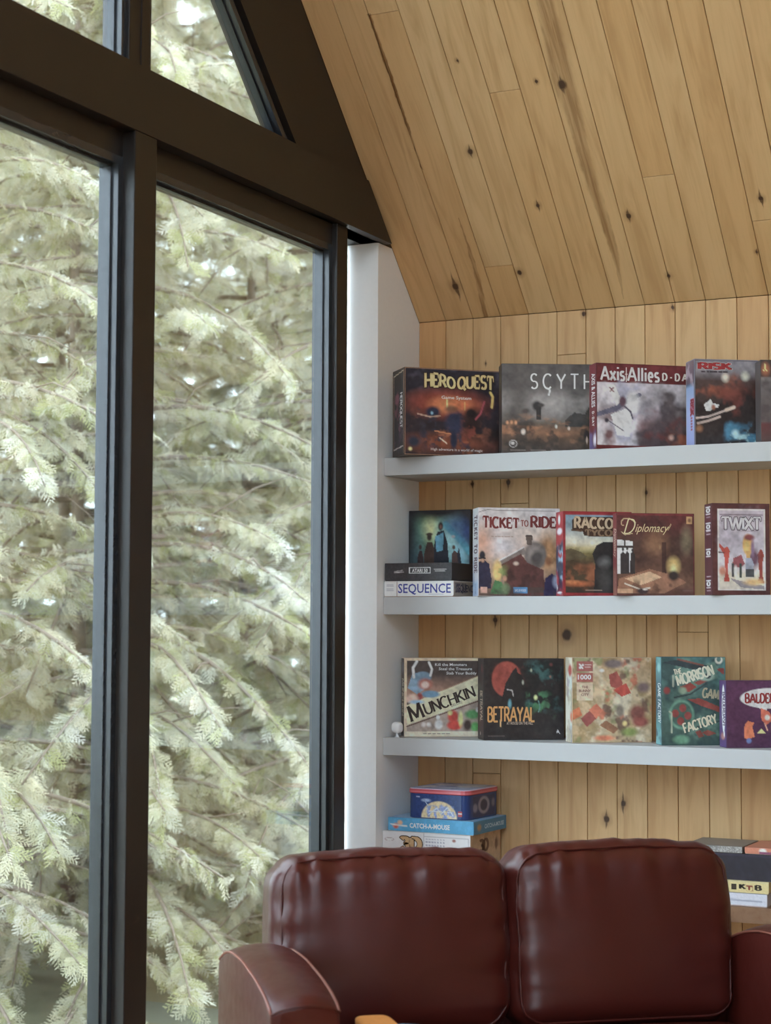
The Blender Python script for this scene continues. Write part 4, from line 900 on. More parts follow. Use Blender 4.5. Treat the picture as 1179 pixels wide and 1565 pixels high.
f.rect(0.05,0.045,0.26,0.155,(150,84,76)).rect(0.05,0.18,0.26,0.285,(158,88,76)).rect(0.05,0.295,0.26,0.50,(206,172,140)).rect(0.155,0.08,0.24,0.09,(200,170,160)).rect(0.155,0.10,0.23,0.11,(200,170,160)).poly([(0.075,0.07),(0.10,0.07),(0.14,0.13),(0.12,0.135)],(214,196,184)).ell(0.095,0.115,0.016,0.016,(214,196,184),0.3).ell(0.13,0.085,0.014,0.014,(214,196,184),0.3)
f.text('1000', 0.065, 0.255, 0.055, (220,200,184), width=0.17, bold=0.03); f.text('THE',0.155,0.36,0.028,(116,70,60),width=0.08,bold=0.02,align='c'); f.text('BUNNY',0.155,0.405,0.030,(116,70,60),width=0.15,bold=0.02,align='c'); f.text('CITY',0.155,0.45,0.028,(116,70,60),width=0.10,bold=0.02,align='c')
l = Cv(*dims(d-0.006, h), n=90, bg=(196,184,164))
l.blot((160,150,124),6,0.5,137,0.9,0.12).blot((130,120,130),7,0.6,138,0.7,0.1).blot((180,190,176),5,0.6,139,0.8,0.1).ell(0.7,0.15,0.28,0.07,(160,70,56),0.3).ell(0.9,0.7,0.2,0.06,(190,110,70),0.4)
game_box('puzzle_box', 0.6818, 0.0306, ZS3, 36.2, w, d, h, 'cream and rust jigsaw puzzle box marked 1000 on the third shelf', f, l, edge=(176,152,116), cat='puzzle')

w, d, h = 0.2140, 0.0750, 0.2854
f = Cv(*dims(w, h), n=110, bg=(60,92,84))
f.grad([(0,(66,110,106)),(0.5,(64,94,84)),(1,(54,76,68))]).blot((46,64,64),4,0.5,141,0.8,0.12).blot((96,128,108),5,0.6,142,0.7,0.1)
f.poly([(0.0,0.06),(0.3,0.02),(0.75,0.10),(0.5,0.14)],(48,60,62)).line([(0.25,0.02),(0.65,0.09)],0.02,(120,70,58)).poly([(0.28,0.34),(0.45,0.29),(0.55,0.34),(0.42,0.40)],(140,58,46)).poly([(0.5,0.29),(0.64,0.25),(0.72,0.27),(0.58,0.32)],(126,58,48)).poly([(0.40,0.48),(0.60,0.47),(0.95,0.58),(0.95,0.64),(0.6,0.55)],(136,60,48)).poly([(0.86,0.13),(0.98,0.12),(0.98,0.2)],(126,54,46))
f.ell(0.31,0.655,0.20,0.17,(84,128,104),0.06).ell(0.31,0.655,0.165,0.14,(60,88,76),0.06)
for q in range(4):
    an = q*90+10; f.ell(0.31+0.10*math.cos(R(an)),0.655+0.075*math.sin(R(an)),0.055,0.045,(132,56,48),0.15)
f.ell(0.70,0.22,0.12,0.05,(130,154,134),0.2).ell(0.73,0.21,0.05,0.035,(50,64,66),0.2).ell(0.9,0.03,0.06,0.045,(190,190,170),0.15).ell(0.9,0.02,0.035,0.03,(70,104,98),0.15)
f.poly([(0.62,0.86),(0.72,0.83),(0.86,0.87),(0.72,0.90)],(128,62,48)).poly([(0.52,0.85),(0.6,0.83),(0.66,0.90),(0.58,0.92)],(120,58,46)).ell(0.30,0.94,0.12,0.05,(86,132,100),0.3).line([(0.12,0.62),(0.15,0.64),(0.15,0.86)],0.02,(140,150,124)).line([(0.18,0.21),(0.18,0.33)],0.02,(140,150,130)).ell(0.08,0.38,0.05,0.04,(130,52,46),0.3).ell(0.33,0.38,0.06,0.04,(120,140,112),0.3).line([(0.2,0.46),(0.45,0.42),(0.7,0.30)],0.02,(46,60,58)).line([(0.55,0.80),(0.95,0.72)],0.02,(46,60,58))
f.text('THE', 0.20, 0.20, 0.058, (190,186,160), font='stroke', width=0.12, rot=12, wt=0.3)
f.text('MORRISON', 0.255, 0.325, 0.115, (196,190,164), font='stroke', width=0.60, rot=17, wt=0.26, space=0.08)
f.text('GAME', 0.635, 0.455, 0.105, (150,142,112), font='stroke', width=0.32, rot=-8, wt=0.26, space=0.08)
f.text('FACTORY', 0.36, 0.865, 0.105, (190,182,150), font='stroke', width=0.54, rot=17, wt=0.24, space=0.08)
l = Cv(*dims(d-0.006, h), n=90, bg=(62,112,116))
l.grad([(0,(84,150,150)),(0.3,(58,96,104)),(0.6,(52,82,92)),(0.8,(72,130,130)),(1,(92,150,150))]).blot((40,56,66),6,0.5,146,0.8,0.12).ell(0.6,0.12,0.3,0.05,(120,170,166),0.3).text('GAME FACTORY', 0.4, 0.3, 0.12, (180,196,190), font='stroke', width=0.45, rot=-90, wt=0.2)
game_box('board_game_box', 0.9783, 0.0572, ZS3, 32.0, w, d, h, 'teal green game box with slanted cream lettering on the third shelf', f, l, edge=(56,84,82))

w, d, h = 0.2790, 0.0786, 0.2125
f = Cv(*dims(w, h), n=110, bg=(78,44,72))
f.grad([(0,(82,46,74)),(1,(74,42,68))]).ell(0.52,0.26,0.36,0.155,(206,204,206),0.03).poly([(0.32,0.36),(0.5,0.38),(0.46,0.46)],(206,204,206))
f.poly([(0.20,0.86),(0.21,0.66),(0.25,0.60),(0.33,0.63),(0.30,0.68),(0.33,0.84),(0.25,0.88)],(206,104,58)).ell(0.26,0.90,0.03,0.04,(84,104,150),0.2).poly([(0.35,0.79),(0.41,0.72),(0.46,0.79)],(210,186,110)).poly([(0.40,0.40),(0.5,0.46),(0.56,0.58),(0.47,0.66),(0.41,0.58)],(190,92,62)).ell(0.48,0.55,0.03,0.04,(206,190,176),0.3).line([(0.45,0.64),(0.48,0.74)],0.02,(190,140,110)).ell(0.56,0.72,0.03,0.10,(210,180,110),0.3).ell(0.72,0.65,0.08,0.14,(120,150,180),0.3)
f.text('BALDERDASH', 0.22, 0.325, 0.135, (140,46,44), font='serif', width=0.60, wt=0.26, serif=0.10, space=0.12)
l = Cv(*dims(d-0.006, h), n=90, bg=(74,50,96))
l.ell(0.62,0.42,0.25,0.36,(196,190,196),0.05).text('BALDERDASH', 0.5, 0.17, 0.14, (90,70,96), font='serif', width=0.5, rot=-90, wt=0.24).ell(0.5,0.84,0.3,0.05,(150,100,90),0.4).ell(0.7,0.8,0.08,0.05,(214,206,200),0.3)
game_box('board_game_box', 1.1982, 0.0355, ZS3, 32.5, w, d, h, 'low purple party game box with white speech bubble on the third shelf', f, l, edge=(72,42,70))

# small white gadget
g = empty('desk_gadget', (0.046, 0.020, ZS3+0.0003), R(-15)); tag(g, 'tiny white rounded gadget on a stubby stand at the left end of the third shelf', 'gadget')
def rounded(mb, cx, cy, cz, a, b, c, pw=3.2, n=20):
    vv = []; ff = []
    for i in range(n+1):
        th = math.pi*i/n-math.pi/2
        for j in range(2*n):
            ph = math.pi*j/n
            p = np.array([math.cos(th)*math.cos(ph), math.cos(th)*math.sin(ph), math.sin(th)])
            k = (np.abs(p)**pw).sum()**(-1/pw); vv.append((cx+a*p[0]*k, cy+b*p[1]*k, cz+c*p[2]*k))
    for i in range(n):
        for j in range(2*n): ff.append((i*2*n+j, i*2*n+(j+1) % (2*n), (i+1)*2*n+(j+1) % (2*n), (i+1)*2*n+j))
    mb.add(vv, ff, (1,1,1), 0, True)
mb = MB(); rounded(mb, 0, 0, 0.0335, 0.0185, 0.0175, 0.0195, 2.8); mb.build('head', M['gadget'], g, recalc=False)
mb = MB(); mb.tube([(0,0,0),(0,0,0.0025),(0,0,0.004),(0,0,0.010),(0,0,0.018)], [0.0085,0.0085,0.005,0.004,0.006], 20); mb.build('stand', M['gadget'], g)

# ---- lowest shelf, left pile -------------------------------------------------
w, d, h = 0.328, 0.262, 0.170
f = Cv(*dims(w, h), n=120, bg=(190,188,186)); f.tex = 0.05
f.ell(0.075,0.16,0.055,0.035,(150,130,130),0.1).ell(0.075,0.16,0.045,0.025,(196,192,190),0.1).rect(0.475,0,0.48,1,(150,148,150)).rect(0.48,0.12,1,0.14,(150,150,156),0.0)
for q in range(4):
    for k in range(7): f.rect(0.50+k*0.032,0.10+q*0.06,0.52+k*0.032,0.13+q*0.06,(140,140,150))
f.rect(0.48,0.06,0.99,0.07,(150,150,150)).rect(0.98,0.06,0.99,1,(150,150,150)).ell(0.82,0.12,0.02,0.03,(140,90,80),0.3)
f.text('3D', 0.21, 0.345, 0.235, (176,140,90), font='stroke', width=0.225, wt=0.34, outline=((76,58,44),0.018), space=0.16)
f.text('MOSAIC SET', 0.50, 0.48, 0.05, (150,150,160), width=0.2) if False else None
r = Cv(*dims(d, h), n=80, bg=(176,152,118))
r.blot((150,128,96),5,0.5,151,0.7).text('3D', 0.30, 0.36, 0.22, (92,62,44), font='stroke', width=0.28, wt=0.34).ell(0.86,0.28,0.05,0.12,(110,80,60),0.3)
game_box('board_game_box', 0.0015, 0.0, ZS4, 0, w, d, h, 'white and tan box marked 3D, bottom of the pile behind the sofa', f, None, r, edge=(188,186,182), lying=True)
w, d, h = 0.325, 0.265, 0.046
f = Cv(*dims(w, h), n=120, bg=(52,138,176)); f.tex = 0.1
f.blot((60,150,190),4,0.5,155,0.6).ell(0.09,0.62,0.035,0.20,(190,110,84),0.3).ell(0.14,0.35,0.03,0.18,(200,150,110),0.3).line([(0.03,0.5),(0.08,0.55),(0.22,0.60)],0.10,(206,214,220)).ell(0.09,0.72,0.02,0.10,(170,70,60),0.4)
f.text('CATCH-A-MOUSE', 0.255, 0.70, 0.36, (220,228,232), width=0.475, bold=0.03)
r = Cv(*dims(d, h), n=60, bg=(44,108,138))
r.ell(0.16,0.5,0.06,0.25,(150,120,70),0.4).text('CATCH-A-MOUSE', 0.32, 0.65, 0.32, (150,180,190), width=0.6, bold=0.03)
tp = Cv(*dims(w, d), n=30, bg=(120,160,190))
game_box('board_game_box', 0.020, 0.004, ZS4+0.1705, -2.0, w, d, h, 'bright blue box with white lettering lying under the round-cornered tin', f, None, r, edge=(56,140,178), lying=True, top=tp, traycol=(200,200,205))

# round-cornered tin
def rrect(w, d, r, n=8):
    pts = []
    for cx, cy, a0 in ((w-r, r, -90), (w-r, d-r, 0), (r, d-r, 90), (r, r, 180)):
        pts += [(cx+r*math.cos(R(a0+90*i/n)), cy+r*math.sin(R(a0+90*i/n))) for i in range(n+1)]
    return pts
tw, td, th = 0.232, 0.245, 0.100
tin = empty('storage_tin', (0.084, 0.022, ZS4+0.1705+0.0468), R(-3.5)); tag(tin, 'navy blue tin with red rimmed lid on top of the pile behind the sofa', 'tin')
def lathe_ring(mb, prof, w, d, r, col):
    base = None
    rings = []
    for off, z, c in prof:
        P = rrect(w+2*off, d+2*off, r+off)
        b = len(mb.v); mb.add([(x-off, y-off, z) for x, y in P], [], pc(c)); rings.append((b, len(P)))
    for (b0, n), (b1, _) in zip(rings[:-1], rings[1:]):
        for i in range(n):
            mb.f.append((b0+i, b0+(i+1) % n, b1+(i+1) % n, b1+i)); mb.m.append(0); mb.sm.append(False)
    return rings
navy = (30,54,104)
mb = MB(); rg = lathe_ring(mb, [(-0.002,0,navy),(0,0.002,navy),(0,th-0.016,navy)], tw, td, 0.03, navy)
mb.f.append(tuple(range(rg[0][0]+rg[0][1]-1, rg[0][0]-1, -1))); mb.m.append(0); mb.sm.append(False)
f = Cv(tw-0.07, th-0.022, n=110, bg=navy)
f.ell(0.55,0.98,0.42,0.72,(196,172,124),0.04).rect(0,0.99,1,1,navy)
f.blot((110,130,176),6,0.5,161,0.95,0.08,(0.25,0.45,0.9,0.98)).line([(0.3,0.85),(0.5,0.55),(0.6,0.8),(0.75,0.5),(0.88,0.85)],0.05,(170,180,206)).line([(0.3,0.7),(0.86,0.72)],0.03,(190,196,214)).line([(0.22,0.3),(0.3,0.5),(0.24,0.75)],0.03,(150,170,200)).ell(0.24,0.24,0.10,0.07,(130,150,180),0.4)
f.line([(-0.02,0.10),(0.08,0.10)],0.05,(130,140,170))
add_face(mb, f, (0.035, -0.0006, th-0.020), (1,0,0), (0,0,-1), (0,-1,0))
f = Cv(0.016, 0.018, n=10, bg=(150,50,60)); f.rect(0.1,0.4,0.9,0.6,(210,200,205)); add_face(mb, f, (0.196, -0.0008, 0.030), (1,0,0), (0,0,-1), (0,-1,0))
f = Cv(td-0.08, th-0.03, n=60, bg=(34,44,80)); f.ell(0.5,0.45,0.26,0.42,(120,116,128),0.1).ell(0.5,0.45,0.16,0.28,(40,42,66),0.1).ell(0.1,0.55,0.1,0.2,(110,110,130),0.3).ell(0.94,0.4,0.08,0.2,(90,90,110),0.3)
add_face(mb, f, (tw+0.0006, 0.04, th-0.024), (0,1,0), (0,0,-1), (1,0,0))
mb.build('tin_body', M['tin'], tin, recalc=False)
mb = MB(); rg = lathe_ring(mb, [(0.001,th-0.017,(150,30,42)),(0.0035,th-0.015,(170,40,50)),(0.0035,th-0.012,(190,90,96)),(0.003,th-0.003,(160,32,44)),(0.0005,th,(190,170,190)),(-0.004,th+0.001,(150,164,196))], tw, td, 0.03, navy)
b0, n0 = rg[-1]; mb.f.append(tuple(range(b0, b0+n0))); mb.m.append(0); mb.sm.append(False)
f = Cv(tw-0.05, td-0.05, n=50, bg=(150,164,196)); f.blot((190,200,220),4,0.5,165,0.8).blot((80,90,140),5,0.62,166,0.8,0.08)
add_face(mb, f, (0.025, td-0.025, th+0.0016), (1,0,0), (0,-1,0), (0,0,1))
o = mb.build('tin_lid', M['tin'], tin, recalc=False); tag(o, 'red rimmed pale blue lid')

# ---- lowest shelf, right pile ------------------------------------------------
w, d, h = 0.34, 0.24, 0.0415
f = Cv(*dims(w, h), n=80, bg=(176,176,180)); f.line([(0.5,0.45),(0.62,0.45)],0.12,(110,112,124)).line([(0.66,0.5),(0.95,0.58)],0.12,(130,132,144)); f.rect(0,0.94,1,1,(150,110,90))
game_box('board_game_box', 0.992, 0.003, ZS4, 0, w, d, h, 'white box with grey lettering, bottom of the pile right of the sofa', f, None, None, edge=(170,168,170), lying=True)
w, d, h = 0.345, 0.25, 0.0375
f = Cv(*dims(w, h), n=80, bg=(186,168,104)); f.rect(0,0,1,0.12,(170,160,110)); f.rect(0.79,0.36,0.86,0.86,(130,56,36))
f.text('R', 0.57, 0.72, 0.42, (62,52,40), font='serif', width=0.05, wt=0.3); f.text('I', 0.67, 0.76, 0.5, (62,52,40), font='serif', width=0.022, wt=0.3); f.text('K', 0.735, 0.66, 0.40, (62,52,40), font='serif', width=0.05, wt=0.3); f.text('U', 0.80, 0.80, 0.36, (186,168,104), font='serif', width=0.045, wt=0.3); f.text('B', 0.88, 0.70, 0.42, (62,52,40), font='serif', width=0.05, wt=0.3)
game_box('board_game_box', 0.993, 0.001, ZS4+0.0420, 0, w, d, h, 'yellow box with dark tile letters, sandwiched between white and black boxes', f, None, None, edge=(180,164,104), lying=True)
w, d, h = 0.50, 0.26, 0.082
f = Cv(*dims(w, h), n=60, bg=(44,40,44)); f.blot((50,46,54),4,0.5,171,0.6).rect(0,0,1,0.1,(60,50,66),0.6)
game_box('board_game_box', 1.02, 0.004, ZS4+0.0800, 0, w, d, h, 'large plain black box on the yellow box, right of the sofa', f, None, None, edge=(44,40,44), lying=True)
w, d, h = 0.185, 0.2, 0.021
f = Cv(*dims(w, h), n=60, bg=(110,106,98)); f.blot((160,156,146),8,0.5,173,0.8)
game_box('card_game_box', 1.068, 0.01, ZS4+0.1626, 0, w, d, h, 'flat greyish box on the large black box, its left one of two', f, None, None, edge=(100,96,88), lying=True)
w, d, h = 0.19, 0.2, 0.021
f = Cv(*dims(w, h), n=60, bg=(176,104,70)); f.ell(0.3,0.5,0.06,0.5,(196,184,170),0.3).rect(0.25,0.6,1,1,(120,62,84)).rect(0.6,0,1,0.6,(150,84,66))
game_box('card_game_box', 1.260, 0.01, ZS4+0.1626, 0, w, d, h, 'flat orange and purple box on the large black box beside a greyish one', f, None, None, edge=(160,92,66), lying=True)

# ------------------------------------------------------------------ sofa
sofa = empty('leather_sofa', (0.281, -1.525, 0.0), R(90-50))
tag(sofa, 'oxblood red leather two-seat sofa standing before the shelves by the window', 'sofa')
# local: x = width, y = towards the back
def cube_grid(n):
    vv = {}; V = []; F = []
    def vid(p):
        k = tuple(np.round(p, 6))
        if k not in vv: vv[k] = len(V); V.append(p)
        return vv[k]
    lin = np.linspace(-1, 1, n+1)
    for ax in range(3):
        for sg in (-1, 1):
            o = [i for i in range(3) if i != ax]
            for i in range(n):
                for j in range(n):
                    q = []
                    for a, b in ((i,j),(i+1,j),(i+1,j+1),(i,j+1)):
                        p = np.zeros(3); p[ax] = sg; p[o[0]] = lin[a]; p[o[1]] = lin[b]; q.append(vid(p))
                    if (sg > 0) == (ax != 1): F.append(q)
                    else: F.append(q[::-1])
    return np.array(V), F
CG = cube_grid(44)
def fnoise(x, seed, n=40):
    r = np.random.default_rng(seed); t = r.random(n)*2-1
    xi = np.floor(x).astype(int); f = x-xi; f = f*f*(3-2*f)
    return t[xi % n]*(1-f)+t[(xi+1) % n]*f
def cushion(name, c, dims_, rad, bulge, wr, seed, tilt, parent, topgather=1.0, crown=0.02, piping=True):
    """rounded upholstered block; wrinkles gather at the front seam"""
    V, F = CG; hd = np.array(dims_)/2; p = V.copy()
    p = np.sign(p)*np.abs(p)**0.85
    q = p*hd; core = np.clip(q, -(hd-rad), hd-rad); dv = q-core; ln = np.linalg.norm(dv, axis=1); nrm = np.where(ln[:, None] > 1e-9, dv/np.maximum(ln, 1e-9)[:, None], 0)
    q = core+nrm*rad
    sx, sz = p[:, 0], p[:, 2]
    q[:, 1] -= bulge*(1-sx**2)*(1-sz**2)*(p[:, 1] < 0)*np.abs(p[:, 1])
    q[:, 2] += crown*(1-sx**2)*np.clip(sz, 0, 1)
    q[:, 0] += 0.012*np.sign(sx)*np.abs(sx)*(1-sz**2)
    # wrinkles: ridges perpendicular to the front seam, fading inwards
    ang = np.where(np.abs(sz)*hd[2]/hd[0] > np.abs(sx)*1e9, 0, 0)
    ex = np.minimum(hd[0]-np.abs(q[:, 0]), hd[2]-np.abs(q[:, 2]))
    top = hd[2]-q[:, 2]; side = hd[0]-np.abs(q[:, 0])
    onfront = np.clip((-p[:, 1]-0.2)/0.8, 0, 1)
    rt = fnoise(q[:, 0]*34+5, seed)*0.7+fnoise(q[:, 0]*70, seed+1)*0.4
    rs = fnoise(q[:, 2]*26+9, seed+2)*0.8+fnoise(q[:, 2]*60, seed+3)*0.3
    # creases wander as they run down
    amp = wr*(np.exp(-np.clip(top-0.02, 0, 9)/0.05)*rt*topgather+np.exp(-np.clip(side-0.02, 0, 9)/0.06)*rs*0.8)
    lon = wr*0.35*fnoise(q[:, 0]*9+q[:, 2]*3, seed+5)*np.exp(-np.clip(top, 0, 9)/0.25)
    big = 0.005*(fnoise(q[:, 0]*5+11, seed+7)+fnoise(q[:, 2]*6+4, seed+8))
    q[:, 1] -= onfront*(amp+lon+big)
    tm = np.clip((p[:, 2]-0.2)/0.8, 0, 1)*(1-onfront*0.5)
    q[:, 2] += tm*wr*0.8*(fnoise(q[:, 0]*30+2, seed+4)+0.5*fnoise(q[:, 0]*64+2, seed+6))*np.exp(-np.clip(q[:, 1]+hd[1], 0, 9)/0.08)
    rot = Matrix.Rotation(R(tilt), 3, 'X')
    me = MB(); Q = [tuple(rot @ Vector(v)+Vector(c)) for v in q]
    me.add(Q, F, (1,1,1), 0, True)
    o = me.build(name, M['leather'], parent, recalc=True)
    if piping:
        pts = []; k = 0.293*rad
        a, b = hd[0]-k, hd[2]-k; rr = rad*0.9
        for cx, cz, a0 in ((a-rr, b-rr, 0), (-(a-rr), b-rr, 90), (-(a-rr), -(b-rr), 180), (a-rr, -(b-rr), 270)):
            for i in range(9): pts.append((cx+rr*math.cos(R(a0+i*90/8)), cz+rr*math.sin(R(a0+i*90/8))))
        out = []
        for i in range(len(pts)):
            x0, z0 = pts[i]; x1, z1 = pts[(i+1) % len(pts)]
            m = max(1, int(math.hypot(x1-x0, z1-z0)/0.025))
            for j in range(m):
                x = x0+(x1-x0)*j/m; z = z0+(z1-z0)*j/m
                # follow the upholstered surface: nearest cushion vertex near the seam
                tgt = np.array([x, -hd[1]+k, z+crown*(1-(x/hd[0])**2)*max(0, z/hd[2])])
                i0 = np.argmin(((q-tgt)**2).sum(1)); s = q[i0]
                n = np.array([x/hd[0]*0.4, -0.8, z/hd[2]*0.6]); n /= np.linalg.norm(n)
                out.append(rot @ Vector((tgt*0.5+s*0.5)+n*0.0035)+Vector(c))
        pb = MB(); pb.tube(out, 0.0035, 6, closed=True)
        po = pb.build('piping', M['leather'], o)
    return o
WS = 1.585; AW = 0.155
cushion('back_cushion', (0.462, 0.062, 0.656), (0.640, 0.215, 0.475), 0.074, 0.03, 0.0125, 11, -7, sofa, crown=0.018)
cushion('back_cushion', (1.112, 0.067, 0.656), (0.644, 0.215, 0.480), 0.074, 0.03, 0.0110, 29, -7, sofa, crown=0.022)
cushion('seat_cushion', (0.472, -0.345, 0.342), (0.635, 0.66, 0.17), 0.05, 0.01, 0.004, 41, 0, sofa, crown=0.012)
cushion('seat_cushion', (1.128, -0.345, 0.342), (0.635, 0.66, 0.17), 0.05, 0.01, 0.004, 47, 0, sofa, crown=0.012)
mb = MB(); mb.box((AW, -0.69, 0.10), (WS-AW, 0.24, 0.255), bev=0.02); mb.build('base_frame', M['leather'], sofa)
mb = MB(); mb.box((0.17, 0.175, 0.10), (WS-0.17, 0.245, 0.78), bev=0.03); mb.box((0.175, 0.10, 0.10), (WS-0.03, 0.246, 0.56), bev=0.02); mb.build('back_frame', M['leather'], sofa)
# arms
def arm(x0, x1, name):
    n = 48; prof_n = 14; mb = MB(); b0, b1 = 0.02, -0.745
    def ztop(t):
        k = [0,0.04,0.14,0.28,0.5,0.72,0.86,0.94,1.0]; v_ = [0.648,0.664,0.690,0.710,0.716,0.708,0.697,0.688,0.668]
        return float(np.mean([np.interp(t+o, k, v_) for o in (-0.05,-0.025,0,0.025,0.05)]) if 0.06 < t < 0.94 else np.interp(t, k, v_))
    rings = []
    for i in range(n+1):
        t = i/n; y = b0+(b1-b0)*t; zt = ztop(t); ring = [(x0, y, 0.10)]
        for k in range(5): ring.append((x0, y, 0.10+(zt-0.014-0.10)*(k+1)/5))
        for k in range(1, prof_n):
            s = k/prof_n; ring.append((x0+(x1-x0)*s, y-0.012*math.sin(math.pi*s)*(t > 0.93), zt-0.014+0.020*math.sin(math.pi*s)**0.7))
        for k in range(5): ring.append((x1, y, zt-0.014+(0.10-zt+0.014)*k/5))
        ring.append((x1, y, 0.10)); rings.append(ring)
    m = len(rings[0]); vv = [p for r_ in rings for p in r_]; ff = []
    for i in range(n):
        for j in range(m-1): ff.append((i*m+j, i*m+j+1, (i+1)*m+j+1, (i+1)*m+j))
        ff.append((i*m+m-1, i*m, (i+1)*m, (i+1)*m+m-1))
    ff.append(tuple(range(m))[::-1]); ff.append(tuple(n*m+j for j in range(m)))
    mb.add(vv, ff, (1,1,1), 0, True)
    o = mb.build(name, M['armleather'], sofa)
    o.data.polygons[-1].use_smooth = False; o.data.polygons[-2].use_smooth = False
    md = o.modifiers.new('soft', 'BEVEL'); md.width = 0.006; md.segments = 2; md.limit_method = 'ANGLE'; md.angle_limit = R(50)
    for xx, s in ((x0, 1), (x1, -1)):
        pb = MB(); pts = [(xx+0.0005*s, b0+(b1-b0)*i/n, ztop(i/n)-0.0125) for i in range(1, n+1)]
        pb.tube(pts, 0.0032, 6); q = pb.build('seam', M['thread'], o); q['label'] = 'paler worn seam'
    pb = MB(); pts = [(x0+(x1-x0)*k/12, b1-0.012*math.sin(math.pi*k/12), ztop(1)-0.013+0.020*math.sin(math.pi*k/12)**0.7) for k in range(13)]
    pb.tube(pts, 0.0028, 6); pb.build('seam', M['leather'], o)
    return o
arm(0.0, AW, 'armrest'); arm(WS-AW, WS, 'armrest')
for x_, y_ in ((0.07,-0.66),(WS-0.07,-0.66),(0.07,0.19),(WS-0.07,0.19)):
    mb = MB(); mb.tube([(x_,y_,0.001),(x_,y_,0.101)], [0.02,0.028], 12); mb.build('foot', M['black'], sofa)
# folded throw on the seat, only its top edge shows
th_ = empty('folded_throw', (0,0,0)); 
def sofa_w(x, y, z): return (0.281+x*math.cos(R(40))-y*math.sin(R(40)), -1.525+x*math.sin(R(40))+y*math.cos(R(40)), z)
th_.location = sofa_w(0.385, -0.36, 0.4405); th_.rotation_euler = (0, 0, R(40)); tag(th_, 'folded orange and blue-grey throw lying on the sofa seat at the bottom edge', 'blanket')
mb = MB(); rounded(mb, 0.0, 0, 0.042, 0.095, 0.09, 0.042, 5, 14); mb.build('lower_fold', plain('blue_grey_cloth', (0.20,0.27,0.34), 0.9, 0.15, 80), th_, recalc=False)
mb = MB(); rounded(mb, -0.05, 0, 0.0955, 0.045, 0.08, 0.012, 5, 14); mb.build('upper_fold', plain('orange_cloth', (0.62,0.24,0.05), 0.9, 0.15, 80), th_, recalc=False)

# ------------------------------------------------------------------ trees outside
def spray_template(seed):
    r = np.random.default_rng(seed); V = []; F = []
    def strip(pts, w0, w1):
        pts = np.array(pts); n = len(pts); b = len(V)
        for i, p in enumerate(pts):
            d = pts[min(i+1, n-1)]-pts[max(i-1, 0)]; d /= np.linalg.norm(d)+1e-9
            s = np.array([-d[1], d[0], 0]); w = w0+(w1-w0)*i/(n-1)
            V.append(p+s*w); V.append(p-s*w)
        for i in range(n-1): F.append((b+2*i, b+2*i+1, b+2*i+3, b+2*i+2))
    rz = lambda t: -0.28*t*t
    strip([(0.02*math.sin(5*t), t, rz(t)) for t in np.linspace(0, 1, 5)], 0.012, 0.010)
    nb = 12
    for i in range(nb):
        t = 0.08+0.9*i/nb; sg = 1 if i % 2 else -1
        L = (0.44*(1-t)**0.75+0.09)*r.uniform(0.8, 1.15); an = R(r.uniform(38, 55))
        p0 = np.array([0.02*math.sin(5*t), t, rz(t)])
        dr = np.array([sg*math.sin(an), math.cos(an), 0]); dz = r.uniform(-0.30, 0.05)
        p1 = p0+dr*L*0.5+np.array([0, 0, dz*L*0.4]); p2 = p0+dr*L*0.95+np.array([0, L*0.12, dz*L-0.05*L])
        strip([p0, p1, p2], 0.018, 0.013)
        for k in range(2):
            tt = 0.35+0.33*k; q0 = p0+(p1-p0)*min(1, tt*2) if tt < 0.5 else p1+(p2-p1)*(tt-0.5)*2
            a2 = an*sg+R(42)*(1 if k % 2 else -1); l2 = L*0.42*(1.15-tt)
            q1 = q0+np.array([math.sin(a2), math.cos(a2), r.uniform(-0.3, 0.1)])*l2
            strip([q0, q1], 0.017, 0.011)
    return np.array(V), np.array(F)
ST = [spray_template(s) for s in (1, 2, 3)]

